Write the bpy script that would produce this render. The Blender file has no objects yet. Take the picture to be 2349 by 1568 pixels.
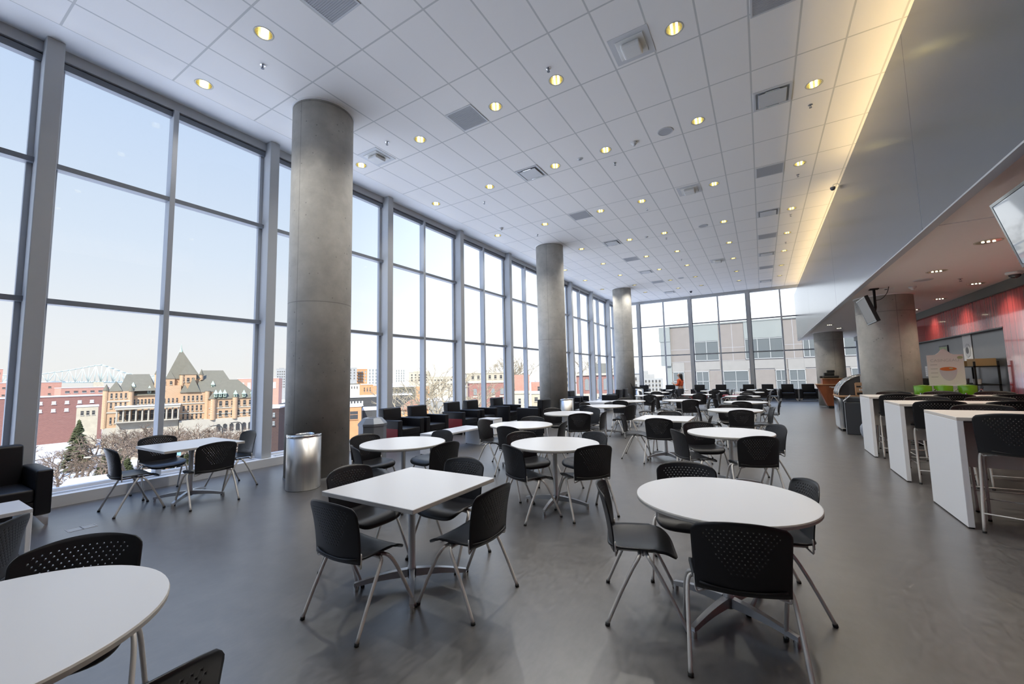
import bpy, bmesh, math, random
from mathutils import Vector, Matrix
R = math.radians
PI = math.pi
S = bpy.context.scene
COL = S.collection
random.seed(7)

# ------------------------------------------------------------------ camera
cd = bpy.data.cameras.new('camera')
cam = bpy.data.objects.new('camera', cd)
COL.objects.link(cam)
cd.sensor_fit = 'HORIZONTAL'
cd.sensor_width = 36.0
cd.lens = 36.0 * 935.2 / 2349.0
cd.clip_end = 3000
cd.clip_start = 0.05
_y, _p, _r = R(31.4), R(4.93), R(-1.225)
Fw = Vector((-math.sin(_y) * math.cos(_p), math.cos(_y) * math.cos(_p), math.sin(_p)))
Rt = Vector((math.cos(_y), math.sin(_y), 0))
Up = Rt.cross(Fw)
Rt2 = Rt * math.cos(_r) + Up * math.sin(_r)
Up2 = -Rt * math.sin(_r) + Up * math.cos(_r)
M = Matrix((Rt2, Up2, -Fw)).transposed().to_4x4()
M.translation = Vector((0, 0, 1.5))
cam.matrix_world = M
S.camera = cam

# ------------------------------------------------------------------ view and sky
S.view_settings.view_transform = 'Standard'
S.view_settings.look = 'None'
S.view_settings.gamma = 1
S.view_settings.use_curve_mapping = False
S.view_settings.exposure = 0.25
SKY_STRENGTH = 0.84
S.cycles.max_bounces = 8
S.cycles.diffuse_bounces = 5
S.cycles.glossy_bounces = 4
S.cycles.transparent_max_bounces = 24
S.cycles.transmission_bounces = 4
S.cycles.use_denoising = True
S.cycles.sample_clamp_indirect = 6
S.cycles.caustics_reflective = False
S.cycles.caustics_refractive = False

w = bpy.data.worlds.new('sky')
S.world = w
w.use_nodes = True
nt = w.node_tree
nt.nodes.clear()
N = nt.nodes.new
tc = N('ShaderNodeTexCoord')
sep = N('ShaderNodeSeparateXYZ')
nt.links.new(tc.outputs['Generated'], sep.inputs[0])
ramp = N('ShaderNodeValToRGB')
cr = ramp.color_ramp
cr.elements[0].position = 0.0
cr.elements[0].color = (0.93, 0.92, 0.90, 1)
cr.elements[1].position = 1.0
cr.elements[1].color = (0.34, 0.50, 0.86, 1)
for p_, c_ in ((0.08, (0.90, 0.92, 0.95, 1)), (0.25, (0.74, 0.84, 0.98, 1)), (0.5, (0.57, 0.71, 0.95, 1))):
    e = cr.elements.new(p_)
    e.color = c_
nt.links.new(sep.outputs[2], ramp.inputs[0])
# the haze is brighter towards the end of the hall (north), as in the photograph
br = N('ShaderNodeMapRange')
br.interpolation_type = 'SMOOTHSTEP'
br.inputs['From Min'].default_value = 0.45
br.inputs['From Max'].default_value = 1.0
br.inputs['To Min'].default_value = 1.0
br.inputs['To Max'].default_value = 1.9
nt.links.new(sep.outputs[1], br.inputs['Value'])
mul = N('ShaderNodeVectorMath')
mul.operation = 'SCALE'
nt.links.new(ramp.outputs[0], mul.inputs[0])
nt.links.new(br.outputs[0], mul.inputs['Scale'])
# sky high overhead boosted, brighter and bluer, as added fill for the room
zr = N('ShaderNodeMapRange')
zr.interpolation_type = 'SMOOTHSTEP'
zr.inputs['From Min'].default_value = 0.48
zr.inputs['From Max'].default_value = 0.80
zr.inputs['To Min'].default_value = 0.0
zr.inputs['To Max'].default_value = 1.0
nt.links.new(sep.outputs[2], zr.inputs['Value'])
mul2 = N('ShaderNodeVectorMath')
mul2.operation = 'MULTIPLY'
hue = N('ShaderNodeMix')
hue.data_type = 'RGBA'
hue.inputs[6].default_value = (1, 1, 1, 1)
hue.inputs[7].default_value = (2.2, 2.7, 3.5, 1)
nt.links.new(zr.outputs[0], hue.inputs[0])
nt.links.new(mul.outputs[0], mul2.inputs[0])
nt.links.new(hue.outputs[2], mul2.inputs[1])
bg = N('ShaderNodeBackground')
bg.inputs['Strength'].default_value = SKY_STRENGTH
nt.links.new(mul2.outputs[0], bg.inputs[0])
wo = N('ShaderNodeOutputWorld')
nt.links.new(bg.outputs[0], wo.inputs[0])

sd = bpy.data.lights.new('sun', 'SUN')
sd.energy = 8.0
sd.angle = R(0.6)
sd.color = (1.0, 0.965, 0.90)
sun = bpy.data.objects.new('sun', sd)
COL.objects.link(sun)
sun.rotation_euler = Vector((0.30, -0.62, 0.72)).to_track_quat('Z', 'Y').to_euler()

# ------------------------------------------------------------------ materials
MATS = {}


def mat(name, col, rough=0.5, metal=0.0, noise=0.0, nscale=8.0, spec=0.5, emit=None, estr=0.0, alpha=None, nstretch=None, bump=0.0, coat=0.0):
    m = bpy.data.materials.new(name)
    m.use_nodes = True
    t = m.node_tree
    b = t.nodes['Principled BSDF']
    b.inputs['Base Color'].default_value = (*col, 1)
    b.inputs['Roughness'].default_value = rough
    b.inputs['Metallic'].default_value = metal
    b.inputs['Specular IOR Level'].default_value = spec
    if coat:
        b.inputs['Coat Weight'].default_value = coat
        b.inputs['Coat Roughness'].default_value = 0.05
    if noise or bump:
        tcn = t.nodes.new('ShaderNodeTexCoord')
        mp = t.nodes.new('ShaderNodeMapping')
        if nstretch:
            mp.inputs['Scale'].default_value = nstretch
        t.links.new(tcn.outputs['Object'], mp.inputs[0])
        nz = t.nodes.new('ShaderNodeTexNoise')
        nz.inputs['Scale'].default_value = nscale
        nz.inputs['Detail'].default_value = 6
        nz.inputs['Roughness'].default_value = 0.65
        t.links.new(mp.outputs[0], nz.inputs[0])
    if noise:
        rm = t.nodes.new('ShaderNodeMapRange')
        rm.inputs['From Min'].default_value = 0.3
        rm.inputs['From Max'].default_value = 0.7
        rm.inputs['To Min'].default_value = 1 - noise
        rm.inputs['To Max'].default_value = 1 + noise
        t.links.new(nz.outputs[0], rm.inputs[0])
        sc = t.nodes.new('ShaderNodeVectorMath')
        sc.operation = 'SCALE'
        sc.inputs[0].default_value = col
        t.links.new(rm.outputs[0], sc.inputs['Scale'])
        t.links.new(sc.outputs[0], b.inputs['Base Color'])
    if bump:
        bp = t.nodes.new('ShaderNodeBump')
        bp.inputs['Strength'].default_value = bump
        bp.inputs['Distance'].default_value = 0.01
        t.links.new(nz.outputs[0], bp.inputs['Height'])
        t.links.new(bp.outputs[0], b.inputs['Normal'])
    if emit:
        b.inputs['Emission Color'].default_value = (*emit, 1)
        b.inputs['Emission Strength'].default_value = estr
    MATS[name] = m
    return m


def brick(name, c1, c2, mortar, scale=1.0, rough=0.85, bw=0.5, rh=0.25, ms=0.02):
    m = mat(name, c1, rough)
    t = m.node_tree
    b = t.nodes['Principled BSDF']
    tcn = t.nodes.new('ShaderNodeTexCoord')
    sp = t.nodes.new('ShaderNodeSeparateXYZ')
    cb = t.nodes.new('ShaderNodeCombineXYZ')
    ad = t.nodes.new('ShaderNodeMath')
    t.links.new(tcn.outputs['Object'], sp.inputs[0])
    t.links.new(sp.outputs[0], ad.inputs[0])
    t.links.new(sp.outputs[1], ad.inputs[1])
    t.links.new(ad.outputs[0], cb.inputs[0])
    t.links.new(sp.outputs[2], cb.inputs[1])
    bt = t.nodes.new('ShaderNodeTexBrick')
    bt.inputs['Color1'].default_value = (*c1, 1)
    bt.inputs['Color2'].default_value = (*c2, 1)
    bt.inputs['Mortar'].default_value = (*mortar, 1)
    bt.inputs['Scale'].default_value = scale
    bt.inputs['Brick Width'].default_value = bw
    bt.inputs['Row Height'].default_value = rh
    bt.inputs['Mortar Size'].default_value = ms
    t.links.new(cb.outputs[0], bt.inputs[0])
    t.links.new(bt.outputs[0], b.inputs['Base Color'])
    return m


def math_node(t, op, a, b=None, c=None):
    n = t.nodes.new('ShaderNodeMath')
    n.operation = op
    for i, v in enumerate((a, b, c)):
        if v is None:
            continue
        if isinstance(v, (int, float)):
            n.inputs[i].default_value = v
        else:
            t.links.new(v, n.inputs[i])
    return n.outputs[0]


PX, PY, GX, GY = 0.5775, 1.1655, 1.29, 2.33      # ceiling grid pitch and origin
mat('ceiling_tile', (0.89, 0.87, 0.84), 0.9, noise=0.02, nscale=60)
t = MATS['ceiling_tile'].node_tree
b = t.nodes['Principled BSDF']
tcn = t.nodes.new('ShaderNodeTexCoord')
sp = t.nodes.new('ShaderNodeSeparateXYZ')
t.links.new(tcn.outputs['Object'], sp.inputs[0])
dx = math_node(t, 'PINGPONG', math_node(t, 'SUBTRACT', sp.outputs[0], GX), PX / 2)
dy = math_node(t, 'PINGPONG', math_node(t, 'SUBTRACT', sp.outputs[1], GY), PY / 2)
ln = math_node(t, 'LESS_THAN', math_node(t, 'MINIMUM', dx, dy), 0.012)
mx = t.nodes.new('ShaderNodeMix')
mx.data_type = 'RGBA'
mx.inputs[6].default_value = (0.89, 0.87, 0.84, 1)
mx.inputs[7].default_value = (0.60, 0.60, 0.58, 1)  # shadow gaps of the white grid put into the colour as darker lines
t.links.new(ln, mx.inputs[0])
t.links.new(mx.outputs[2], b.inputs['Base Color'])

mat('drywall_white', (0.86, 0.86, 0.86), 0.85, noise=0.01)
mat('mullion_white', (0.47, 0.49, 0.51), 0.45, noise=0.02, nscale=3)
mat('mullion_cap', (0.46, 0.49, 0.53), 0.4)
mat('transom_grey', (0.22, 0.24, 0.27), 0.4)
mat('frame_dark', (0.16, 0.18, 0.21), 0.4)
mat('sill_white', (0.74, 0.76, 0.79), 0.35)
mat('grille_grey', (0.30, 0.32, 0.34), 0.5)
mat('outer_wall', (0.5, 0.5, 0.48), 0.9, noise=0.05)
mat('upper_wall', (0.74, 0.72, 0.68), 0.8)
mat('soffit', (0.80, 0.78, 0.76), 0.8, noise=0.01)
mat('dark_band', (0.13, 0.14, 0.13), 0.6)

# floor: mottled grey linoleum with a satin finish
m = mat('linoleum', (0.074, 0.071, 0.071), 0.3, spec=0.5, noise=0.2, nscale=5, nstretch=(1, 1, 1))
t = m.node_tree
b = t.nodes['Principled BSDF']
b.inputs['IOR'].default_value = 2.5
nz2 = t.nodes.new('ShaderNodeTexNoise')
nz2.inputs['Scale'].default_value = 38
nz2.inputs['Detail'].default_value = 5
tc2 = t.nodes.new('ShaderNodeTexCoord')
mp2 = t.nodes.new('ShaderNodeMapping')
mp2.inputs['Scale'].default_value = (1, 0.35, 1)
t.links.new(tc2.outputs['Object'], mp2.inputs[0])
t.links.new(mp2.outputs[0], nz2.inputs[0])
r2 = t.nodes.new('ShaderNodeMapRange')
r2.inputs['From Min'].default_value = 0.3
r2.inputs['From Max'].default_value = 0.7
r2.inputs['To Min'].default_value = 0.31
r2.inputs['To Max'].default_value = 0.37
t.links.new(nz2.outputs[0], r2.inputs[0])
t.links.new(r2.outputs[0], b.inputs['Roughness'])
sc2 = t.nodes.new('ShaderNodeVectorMath')
sc2.operation = 'SCALE'
src = b.inputs['Base Color'].links[0].from_socket
t.links.new(src, sc2.inputs[0])
r3 = t.nodes.new('ShaderNodeMapRange')
r3.inputs['From Min'].default_value = 0.3
r3.inputs['From Max'].default_value = 0.7
r3.inputs['To Min'].default_value = 0.82
r3.inputs['To Max'].default_value = 1.18
t.links.new(nz2.outputs[0], r3.inputs[0])
t.links.new(r3.outputs[0], sc2.inputs['Scale'])
t.links.new(sc2.outputs[0], b.inputs['Base Color'])

# concrete with pores, cast joints and a vertical seam
m = mat('concrete', (0.43, 0.42, 0.385), 0.75, noise=0.2, nscale=2.2, bump=0.15)
t = m.node_tree
b = t.nodes['Principled BSDF']
src = b.inputs['Base Color'].links[0].from_socket
vor = t.nodes.new('ShaderNodeTexVoronoi')
vor.inputs['Scale'].default_value = 9
tcn = t.nodes.new('ShaderNodeTexCoord')
t.links.new(tcn.outputs['Object'], vor.inputs[0])
pores = math_node(t, 'LESS_THAN', vor.outputs['Distance'], 0.11)
nzp = t.nodes.new('ShaderNodeTexNoise')
nzp.inputs['Scale'].default_value = 5
t.links.new(tcn.outputs['Object'], nzp.inputs[0])
pores = math_node(t, 'MULTIPLY', pores, math_node(t, 'GREATER_THAN', nzp.outputs[0], 0.5))
sp = t.nodes.new('ShaderNodeSeparateXYZ')
t.links.new(tcn.outputs['Object'], sp.inputs[0])
jt = math_node(t, 'LESS_THAN', math_node(t, 'PINGPONG', math_node(t, 'ADD', sp.outputs[2], 0.55), 1.65), 0.007)
ang = math_node(t, 'ARCTAN2', sp.outputs[1], sp.outputs[0])
seam = math_node(t, 'LESS_THAN', math_node(t, 'ABSOLUTE', math_node(t, 'ADD', ang, 1.35)), 0.012)
mask = math_node(t, 'MAXIMUM', math_node(t, 'MULTIPLY', pores, 0.5), math_node(t, 'MULTIPLY', math_node(t, 'MAXIMUM', jt, seam), 0.45))
mx = t.nodes.new('ShaderNodeMix')
mx.data_type = 'RGBA'
t.links.new(mask, mx.inputs[0])
t.links.new(src, mx.inputs[6])
mx.inputs[7].default_value = (0.10, 0.10, 0.095, 1)
t.links.new(mx.outputs[2], b.inputs['Base Color'])

# window glass: thin pane, clear with a grazing reflection
m = bpy.data.materials.new('window_glass')
m.use_nodes = True
t = m.node_tree
t.nodes.clear()
tr = t.nodes.new('ShaderNodeBsdfTransparent')
tr.inputs[0].default_value = (0.97, 0.985, 0.98, 1)
gl = t.nodes.new('ShaderNodeBsdfGlossy')
gl.inputs['Roughness'].default_value = 0.0
fr = t.nodes.new('ShaderNodeFresnel')
fr.inputs[0].default_value = 1.35
mxs = t.nodes.new('ShaderNodeMixShader')
t.links.new(fr.outputs[0], mxs.inputs[0])
t.links.new(tr.outputs[0], mxs.inputs[1])
t.links.new(gl.outputs[0], mxs.inputs[2])
o = t.nodes.new('ShaderNodeOutputMaterial')
t.links.new(mxs.outputs[0], o.inputs[0])
MATS['window_glass'] = m

mat('metal_panel', (0.27, 0.285, 0.31), 0.24, metal=0.95, noise=0.03, nscale=3, nstretch=(1, 1, 12))
mat('table_white', (0.60, 0.615, 0.645), 0.30, spec=0.6)
mat('table_edge', (0.55, 0.54, 0.51), 0.5)
mat('bar_white', (0.86, 0.89, 0.94), 0.35)
mat('bar_top', (0.66, 0.63, 0.60), 0.35)
mat('bar_panel', (0.80, 0.77, 0.73), 0.5)
mat('cast_aluminium', (0.62, 0.63, 0.65), 0.30, metal=0.75)
mat('leg_silver', (0.68, 0.67, 0.65), 0.38, metal=0.25)
mat('plastic_black', (0.009, 0.0095, 0.012), 0.36, spec=0.42)
mat('rubber_black', (0.012, 0.012, 0.012), 0.7)
mat('leather_black', (0.005, 0.005, 0.007), 0.42, spec=0.35, noise=0.1, nscale=30, bump=0.05)
mat('red_fabric', (0.20, 0.012, 0.018), 0.6, noise=0.06, nscale=40)
mat('steel_brushed', (0.58, 0.57, 0.55), 0.34, metal=1.0, noise=0.06, nscale=6, nstretch=(8, 8, 0.3))
mat('bin_grey', (0.22, 0.24, 0.27), 0.38, metal=0.4)
mat('bin_dark', (0.05, 0.055, 0.065), 0.45)
mat('black_hole', (0.006, 0.006, 0.006), 0.9)
mat('light_trim', (0.55, 0.53, 0.44), 0.4)
mat('reflector_gold', (0.95, 0.88, 0.56), 0.18, metal=0.9)
mat('bulb', (1, 1, 1), 0.5, emit=(1.0, 0.93, 0.72), estr=4.5)
mat('cove_tube', (1, 1, 1), 0.5, emit=(1.0, 0.72, 0.32), estr=15.0)
mat('vent_grey', (0.44, 0.45, 0.47), 0.6)
mat('vent_light', (0.62, 0.63, 0.64), 0.5)
mat('device_white', (0.72, 0.72, 0.70), 0.5)
mat('chrome', (0.75, 0.75, 0.75), 0.12, metal=1.0)
mat('skin', (0.42, 0.24, 0.16), 0.6)
mat('hair_black', (0.01, 0.009, 0.009), 0.5)
mat('orange_shirt', (0.62, 0.10, 0.03), 0.8, noise=0.12, nscale=14)
mat('dark_trousers', (0.02, 0.022, 0.03), 0.8)
mat('wood_red', (0.24, 0.075, 0.03), 0.4, noise=0.25, nscale=5, nstretch=(1, 1, 0.2))
mat('wood_light', (0.50, 0.30, 0.17), 0.45, noise=0.15, nscale=6, nstretch=(1, 4, 1))
mat('enamel_green', (0.16, 0.42, 0.02), 0.2, coat=0.6)
mat('cream', (0.72, 0.68, 0.58), 0.4)
mat('cardboard', (0.42, 0.28, 0.14), 0.8)
mat('sign_white', (0.80, 0.80, 0.80), 0.4)
mat('sign_grey', (0.55, 0.56, 0.57), 0.4)
mat('soup_orange', (0.65, 0.18, 0.05), 0.5)
mat('bowl_lilac', (0.62, 0.60, 0.68), 0.4)
mat('print_grey', (0.35, 0.36, 0.38), 0.6)
mat('print_green', (0.45, 0.55, 0.32), 0.6)
mat('shutter_grey', (0.17, 0.18, 0.19), 0.35, metal=0.5, noise=0.05, nscale=2)
mat('case_glass', (0.05, 0.05, 0.055), 0.05, spec=0.8)
mat('plastic_bag', (0.30, 0.34, 0.42), 0.25)
mat('blue_cup', (0.1, 0.15, 0.35), 0.4)
# television screen: its glow stands in for the bluish reflection of the windows
m = mat('screen', (0.10, 0.12, 0.15), 0.03, spec=1.0, coat=1.0, emit=(0.45, 0.52, 0.60), estr=0.35)
mat('screen_off', (0.16, 0.16, 0.16), 0.25)
# ribbed red wall panels: vertical flutes of varying reds
m = mat('red_panel', (0.40, 0.035, 0.04), 0.12, coat=0.8)
t = m.node_tree
b = t.nodes['Principled BSDF']
tcn = t.nodes.new('ShaderNodeTexCoord')
mp = t.nodes.new('ShaderNodeMapping')
mp.inputs['Scale'].default_value = (0.001, 9, 0.02)
t.links.new(tcn.outputs['Object'], mp.inputs[0])
nz = t.nodes.new('ShaderNodeTexNoise')
nz.inputs['Scale'].default_value = 2.4
nz.inputs['Detail'].default_value = 4
t.links.new(mp.outputs[0], nz.inputs[0])
rp = t.nodes.new('ShaderNodeValToRGB')
rp.color_ramp.elements[0].position = 0.3
rp.color_ramp.elements[0].color = (0.22, 0.035, 0.04, 1)
rp.color_ramp.elements[1].position = 0.7
rp.color_ramp.elements[1].color = (0.66, 0.09, 0.09, 1)
t.links.new(nz.outputs[0], rp.inputs[0])
t.links.new(rp.outputs[0], b.inputs['Base Color'])
sp = t.nodes.new('ShaderNodeSeparateXYZ')
t.links.new(tcn.outputs['Object'], sp.inputs[0])
fl = math_node(t, 'SINE', math_node(t, 'MULTIPLY', sp.outputs[1], 2 * PI / 0.07))
bp = t.nodes.new('ShaderNodeBump')
bp.inputs['Strength'].default_value = 0.22
bp.inputs['Distance'].default_value = 0.01
t.links.new(fl, bp.inputs['Height'])
# flutes are left to the colour streaks

# outdoors
mat('bounce_white', (0.9, 0.9, 0.9), 0.8)  # white of the added roof that bounces sun indoors
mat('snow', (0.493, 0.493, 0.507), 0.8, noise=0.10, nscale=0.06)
mat('road', (0.2, 0.18, 0.16), 0.9, noise=0.2, nscale=0.3)
mat('stone', (0.412, 0.36, 0.267), 0.9, noise=0.12, nscale=0.8)
mat('stone_pale', (0.40, 0.365, 0.30), 0.9, noise=0.08, nscale=1)
mat('slate', (0.115, 0.105, 0.075), 0.8, noise=0.08, nscale=1.5)
mat('verdigris', (0.306, 0.386, 0.312), 0.7)
mat('glass_dark', (0.046, 0.046, 0.046), 0.2)
mat('glass_mid', (0.2, 0.213, 0.206), 0.15)
mat('win_white', (0.566, 0.566, 0.552), 0.5)
mat('white_render', (0.493, 0.493, 0.465), 0.9, noise=0.06, nscale=0.8)
mat('beige_render', (0.399, 0.36, 0.278), 0.9, noise=0.08, nscale=0.8)
mat('grey_render', (0.278, 0.278, 0.267), 0.9, noise=0.08, nscale=0.8)
mat('dark_clad', (0.05, 0.05, 0.05), 0.8, noise=0.1)
mat('roof_red', (0.239, 0.113, 0.067), 0.85, noise=0.15, nscale=3)
mat('orange_brick', (0.439, 0.226, 0.106), 0.9, noise=0.08, nscale=1)
mat('bridge_steel', (0.44, 0.50, 0.45), 0.7)
mat('concrete_out', (0.365, 0.332, 0.287), 0.9, noise=0.1)
mat('office_frame', (0.34, 0.345, 0.33), 0.6)
mat('office_glass', (0.10, 0.11, 0.11), 0.15)
mat('office_pale', (0.184, 0.198, 0.184), 0.7, noise=0.03, nscale=0.4)
mat('office_beige', (0.175, 0.156, 0.138), 0.85, noise=0.06, nscale=1.5)
mat('office_beige_light', (0.211, 0.202, 0.184), 0.85, noise=0.05, nscale=1.5)
mat('bark', (0.2, 0.146, 0.106), 0.95)
mat('bark_pale', (0.306, 0.254, 0.173), 0.95)
mat('needles', (0.046, 0.055, 0.018), 0.9, noise=0.3, nscale=2)
mat('sign_blue', (0.233, 0.432, 0.566), 0.5)
brick('red_brick', (0.23, 0.10, 0.08), (0.26, 0.115, 0.09), (0.27, 0.17, 0.14), 1.0)
brick('salmon_brick', (0.439, 0.22, 0.16), (0.399, 0.193, 0.139), (0.412, 0.254, 0.2), 1.0)
brick('tan_brick', (0.439, 0.278, 0.16), (0.412, 0.254, 0.146), (0.439, 0.345, 0.239), 1.0)
brick('shaded_brick', (0.046, 0.025, 0.021), (0.055, 0.03, 0.023), (0.06, 0.041, 0.037), 1.0)  # shade on the two houses is put into this brick colour


# ------------------------------------------------------------------ mesh helpers
def link(name, me, m=None, parent=None, loc=None, rot=None, smooth=False):
    if isinstance(me, bmesh.types.BMesh):
        d = bpy.data.meshes.new(name)
        me.to_mesh(d)
        me.free()
        me = d
    o = bpy.data.objects.new(name, me)
    COL.objects.link(o)
    if m is not None:
        for k in (m if isinstance(m, (list, tuple)) else [m]):
            me.materials.append(MATS[k])
    if parent:
        o.parent = parent
    if loc is not None:
        o.location = loc
    if rot is not None:
        o.rotation_euler = (0, 0, rot)
    if smooth:
        for f in me.polygons:
            f.use_smooth = True
    return o


def tag(o, label=None, cat=None, group=None, kind=None):
    if label:
        o['label'] = label
    if cat:
        o['category'] = cat
    if group:
        o['group'] = group
    if kind:
        o['kind'] = kind
    return o


def thing(name, label, cat, loc=(0, 0, 0), rz=0.0, group=None):
    o = bpy.data.objects.new(name, None)
    o.empty_display_size = 0.1
    COL.objects.link(o)
    o.location = loc
    o.rotation_euler = (0, 0, rz)
    return tag(o, label, cat, group)


def dup(root, loc, rz, label, group=None):
    r = root.copy()
    COL.objects.link(r)
    r.location = loc
    r.rotation_euler = (0, 0, rz)
    r['label'] = label
    if group:
        r['group'] = group
    for ch in root.children:
        c_ = ch.copy()
        COL.objects.link(c_)
        c_.parent = r
        for g in ch.children:
            d_ = g.copy()
            COL.objects.link(d_)
            d_.parent = c_
    return r


def nb():
    return bmesh.new()


def box(bm, x0, x1, y0, y1, z0, z1, mi=0):
    vs = [bm.verts.new(p) for p in ((x0, y0, z0), (x1, y0, z0), (x1, y1, z0), (x0, y1, z0), (x0, y0, z1), (x1, y0, z1), (x1, y1, z1), (x0, y1, z1))]
    for ids in ((3, 2, 1, 0), (4, 5, 6, 7), (0, 1, 5, 4), (1, 2, 6, 5), (2, 3, 7, 6), (3, 0, 4, 7)):
        f = bm.faces.new([vs[i] for i in ids])
        f.material_index = mi
    return vs


def rbox(x0, x1, y0, y1, z0, z1, r=0.01, seg=2):
    bm = nb()
    box(bm, x0, x1, y0, y1, z0, z1)
    bmesh.ops.bevel(bm, geom=bm.edges[:], offset=r, segments=seg, affect='EDGES', profile=0.6)
    return bm


def cyl(bm, c, r0, r1, z0, z1, n=24, caps=True, mi=0):
    a = [bm.verts.new((c[0] + r0 * math.cos(2 * PI * i / n), c[1] + r0 * math.sin(2 * PI * i / n), z0)) for i in range(n)]
    d = [bm.verts.new((c[0] + r1 * math.cos(2 * PI * i / n), c[1] + r1 * math.sin(2 * PI * i / n), z1)) for i in range(n)]
    for i in range(n):
        f = bm.faces.new((a[i], a[(i + 1) % n], d[(i + 1) % n], d[i]))
        f.material_index = mi
    if caps:
        f = bm.faces.new(a[::-1]); f.material_index = mi
        f = bm.faces.new(d); f.material_index = mi


def lathe(bm, prof, n=32, c=(0, 0), mi=0, close=True):
    rings = []
    for (r, z) in prof:
        rings.append([bm.verts.new((c[0] + r * math.cos(2 * PI * i / n), c[1] + r * math.sin(2 * PI * i / n), z)) for i in range(n)])
    for a, d in zip(rings, rings[1:]):
        for i in range(n):
            f = bm.faces.new((a[i], a[(i + 1) % n], d[(i + 1) % n], d[i]))
            f.material_index = mi
    if close:
        f = bm.faces.new(rings[0][::-1]); f.material_index = mi
        f = bm.faces.new(rings[-1]); f.material_index = mi


def tube(bm, pts, r, n=8, mi=0, caps=True):
    pts = [Vector(p) for p in pts]
    rr = r if isinstance(r, (list, tuple)) else [r] * len(pts)
    rings = []
    up = None
    for i, p in enumerate(pts):
        d = (pts[min(i + 1, len(pts) - 1)] - pts[max(i - 1, 0)]).normalized()
        if up is None:
            up = d.cross(Vector((0.3, 0.9, 0.31))).normalized()
        up = (up - d * up.dot(d)).normalized()
        s = d.cross(up)
        rings.append([bm.verts.new(p + (up * math.cos(2 * PI * k / n) + s * math.sin(2 * PI * k / n)) * rr[i]) for k in range(n)])
    for a, d in zip(rings, rings[1:]):
        for k in range(n):
            f = bm.faces.new((a[k], a[(k + 1) % n], d[(k + 1) % n], d[k]))
            f.material_index = mi
            f.smooth = True
    if caps:
        f = bm.faces.new(rings[0][::-1]); f.material_index = mi
        f = bm.faces.new(rings[-1]); f.material_index = mi


def smoothpath(P, k=4):
    P = [Vector(p) for p in P]
    out = []
    for i in range(len(P) - 1):
        a, b_, c_, d = P[max(i - 1, 0)], P[i], P[i + 1], P[min(i + 2, len(P) - 1)]
        for j in range(k):
            u = j / k
            out.append(0.5 * ((2 * b_) + (c_ - a) * u + (2 * a - 5 * b_ + 4 * c_ - d) * u * u + (3 * b_ - a - 3 * c_ + d) * u ** 3))
    out.append(P[-1])
    return out


def prism(bm, poly, y0, y1, mi=0):
    """polygon in x,z extruded along y"""
    a = [bm.verts.new((x, y0, z)) for x, z in poly]
    d = [bm.verts.new((x, y1, z)) for x, z in poly]
    n = len(poly)
    for i in range(n):
        f = bm.faces.new((a[i], a[(i + 1) % n], d[(i + 1) % n], d[i])); f.material_index = mi
    f = bm.faces.new(a[::-1]); f.material_index = mi
    f = bm.faces.new(d); f.material_index = mi


def part(name, m, parent, *boxes):
    bm = nb()
    for q in boxes:
        box(bm, *q)
    return link(name, bm, m, parent)


def struct(name, m, *boxes):
    bm = nb()
    for q in boxes:
        box(bm, *q)
    return tag(link(name, bm, m), kind='structure')


# ------------------------------------------------------------------ room shell
Y0, Y1, ZC = -14.0, 26.3, 6.1
XG = -8.0
struct('floor', 'linoleum', (-8.2, 4.6, Y0, Y1 + 0.2, -0.25, 0.0))

LX = {'a': (-7.07, -5.35, -3.60, -2.46, -0.72, 1.0)}
LY = (2.62, 5.52, 7.88, 10.83, 13.77, 16.15, 18.52, 21.0, 23.3)
LR = 0.105
holes = [(x, y) for y in LY for x in LX['a']]
COLUMNS = [(-6.24, 4.09), (-6.2, 12.85), (-6.2, 21.6)]
# ceiling: one slab whose tile cells are cut round every downlight
bm = nb()
xs = [GX - PX * k for k in range(15, -1, -1)] + [GX + PX, 2.3]
k0 = -6
ys = [Y0] + [GY + PY * k for k in range(-13, 21) if GY + PY * k < Y1] + [Y1]
cells = {}
for i in range(len(xs) - 1):
    for j in range(len(ys) - 1):
        h = [q for q in holes if xs[i] <= q[0] < xs[i + 1] and ys[j] <= q[1] < ys[j + 1]]
        c4 = [(xs[i], ys[j]), (xs[i + 1], ys[j]), (xs[i + 1], ys[j + 1]), (xs[i], ys[j + 1])]
        if not h:
            bm.faces.new([bm.verts.new((x, y, ZC)) for x, y in c4][::-1])
        else:
            hx, hy = h[0]
            n = 24
            ring = [bm.verts.new((hx + LR * math.cos(2 * PI * k / n), hy + LR * math.sin(2 * PI * k / n), ZC)) for k in range(n)]
            cv = [bm.verts.new((x, y, ZC)) for x, y in c4]
            # corners sit nearest ring indices 15, 21, 3, 9
            idx = [15, 21, 3, 9]
            for q in range(4):
                a, b2 = idx[q], idx[(q + 1) % 4]
                arc = []
                k = a
                while True:
                    arc.append(ring[k % n])
                    if k % n == b2:
                        break
                    k += 1
                bm.faces.new([cv[(q + 1) % 4], cv[q]] + arc)
bmesh.ops.remove_doubles(bm, verts=bm.verts[:], dist=1e-4)
ceil = tag(link('ceiling', bm, 'ceiling_tile'), kind='structure')
struct('ceiling_border', 'drywall_white', (-7.92, -7.372, Y0, Y1, ZC - 0.0, ZC + 0.05))
struct('roof', 'outer_wall', (-8.3, 4.8, Y0 - 0.3, Y1 + 0.3, 6.5, 6.8))
struct('wall_upper', 'upper_wall', (2.3, 2.45, Y0, Y1, 3.3, 6.5))
struct('wall_back', 'outer_wall', (-8.2, 4.8, Y0 - 0.2, Y0, -0.25, 6.5))
struct('ceiling_lower', 'soffit', (1.76, 4.35, Y0, Y1, 3.12, 3.3))
struct('wall_right', 'upper_wall', (4.35, 4.5, Y0, Y1, -0.2, 6.5))
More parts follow.
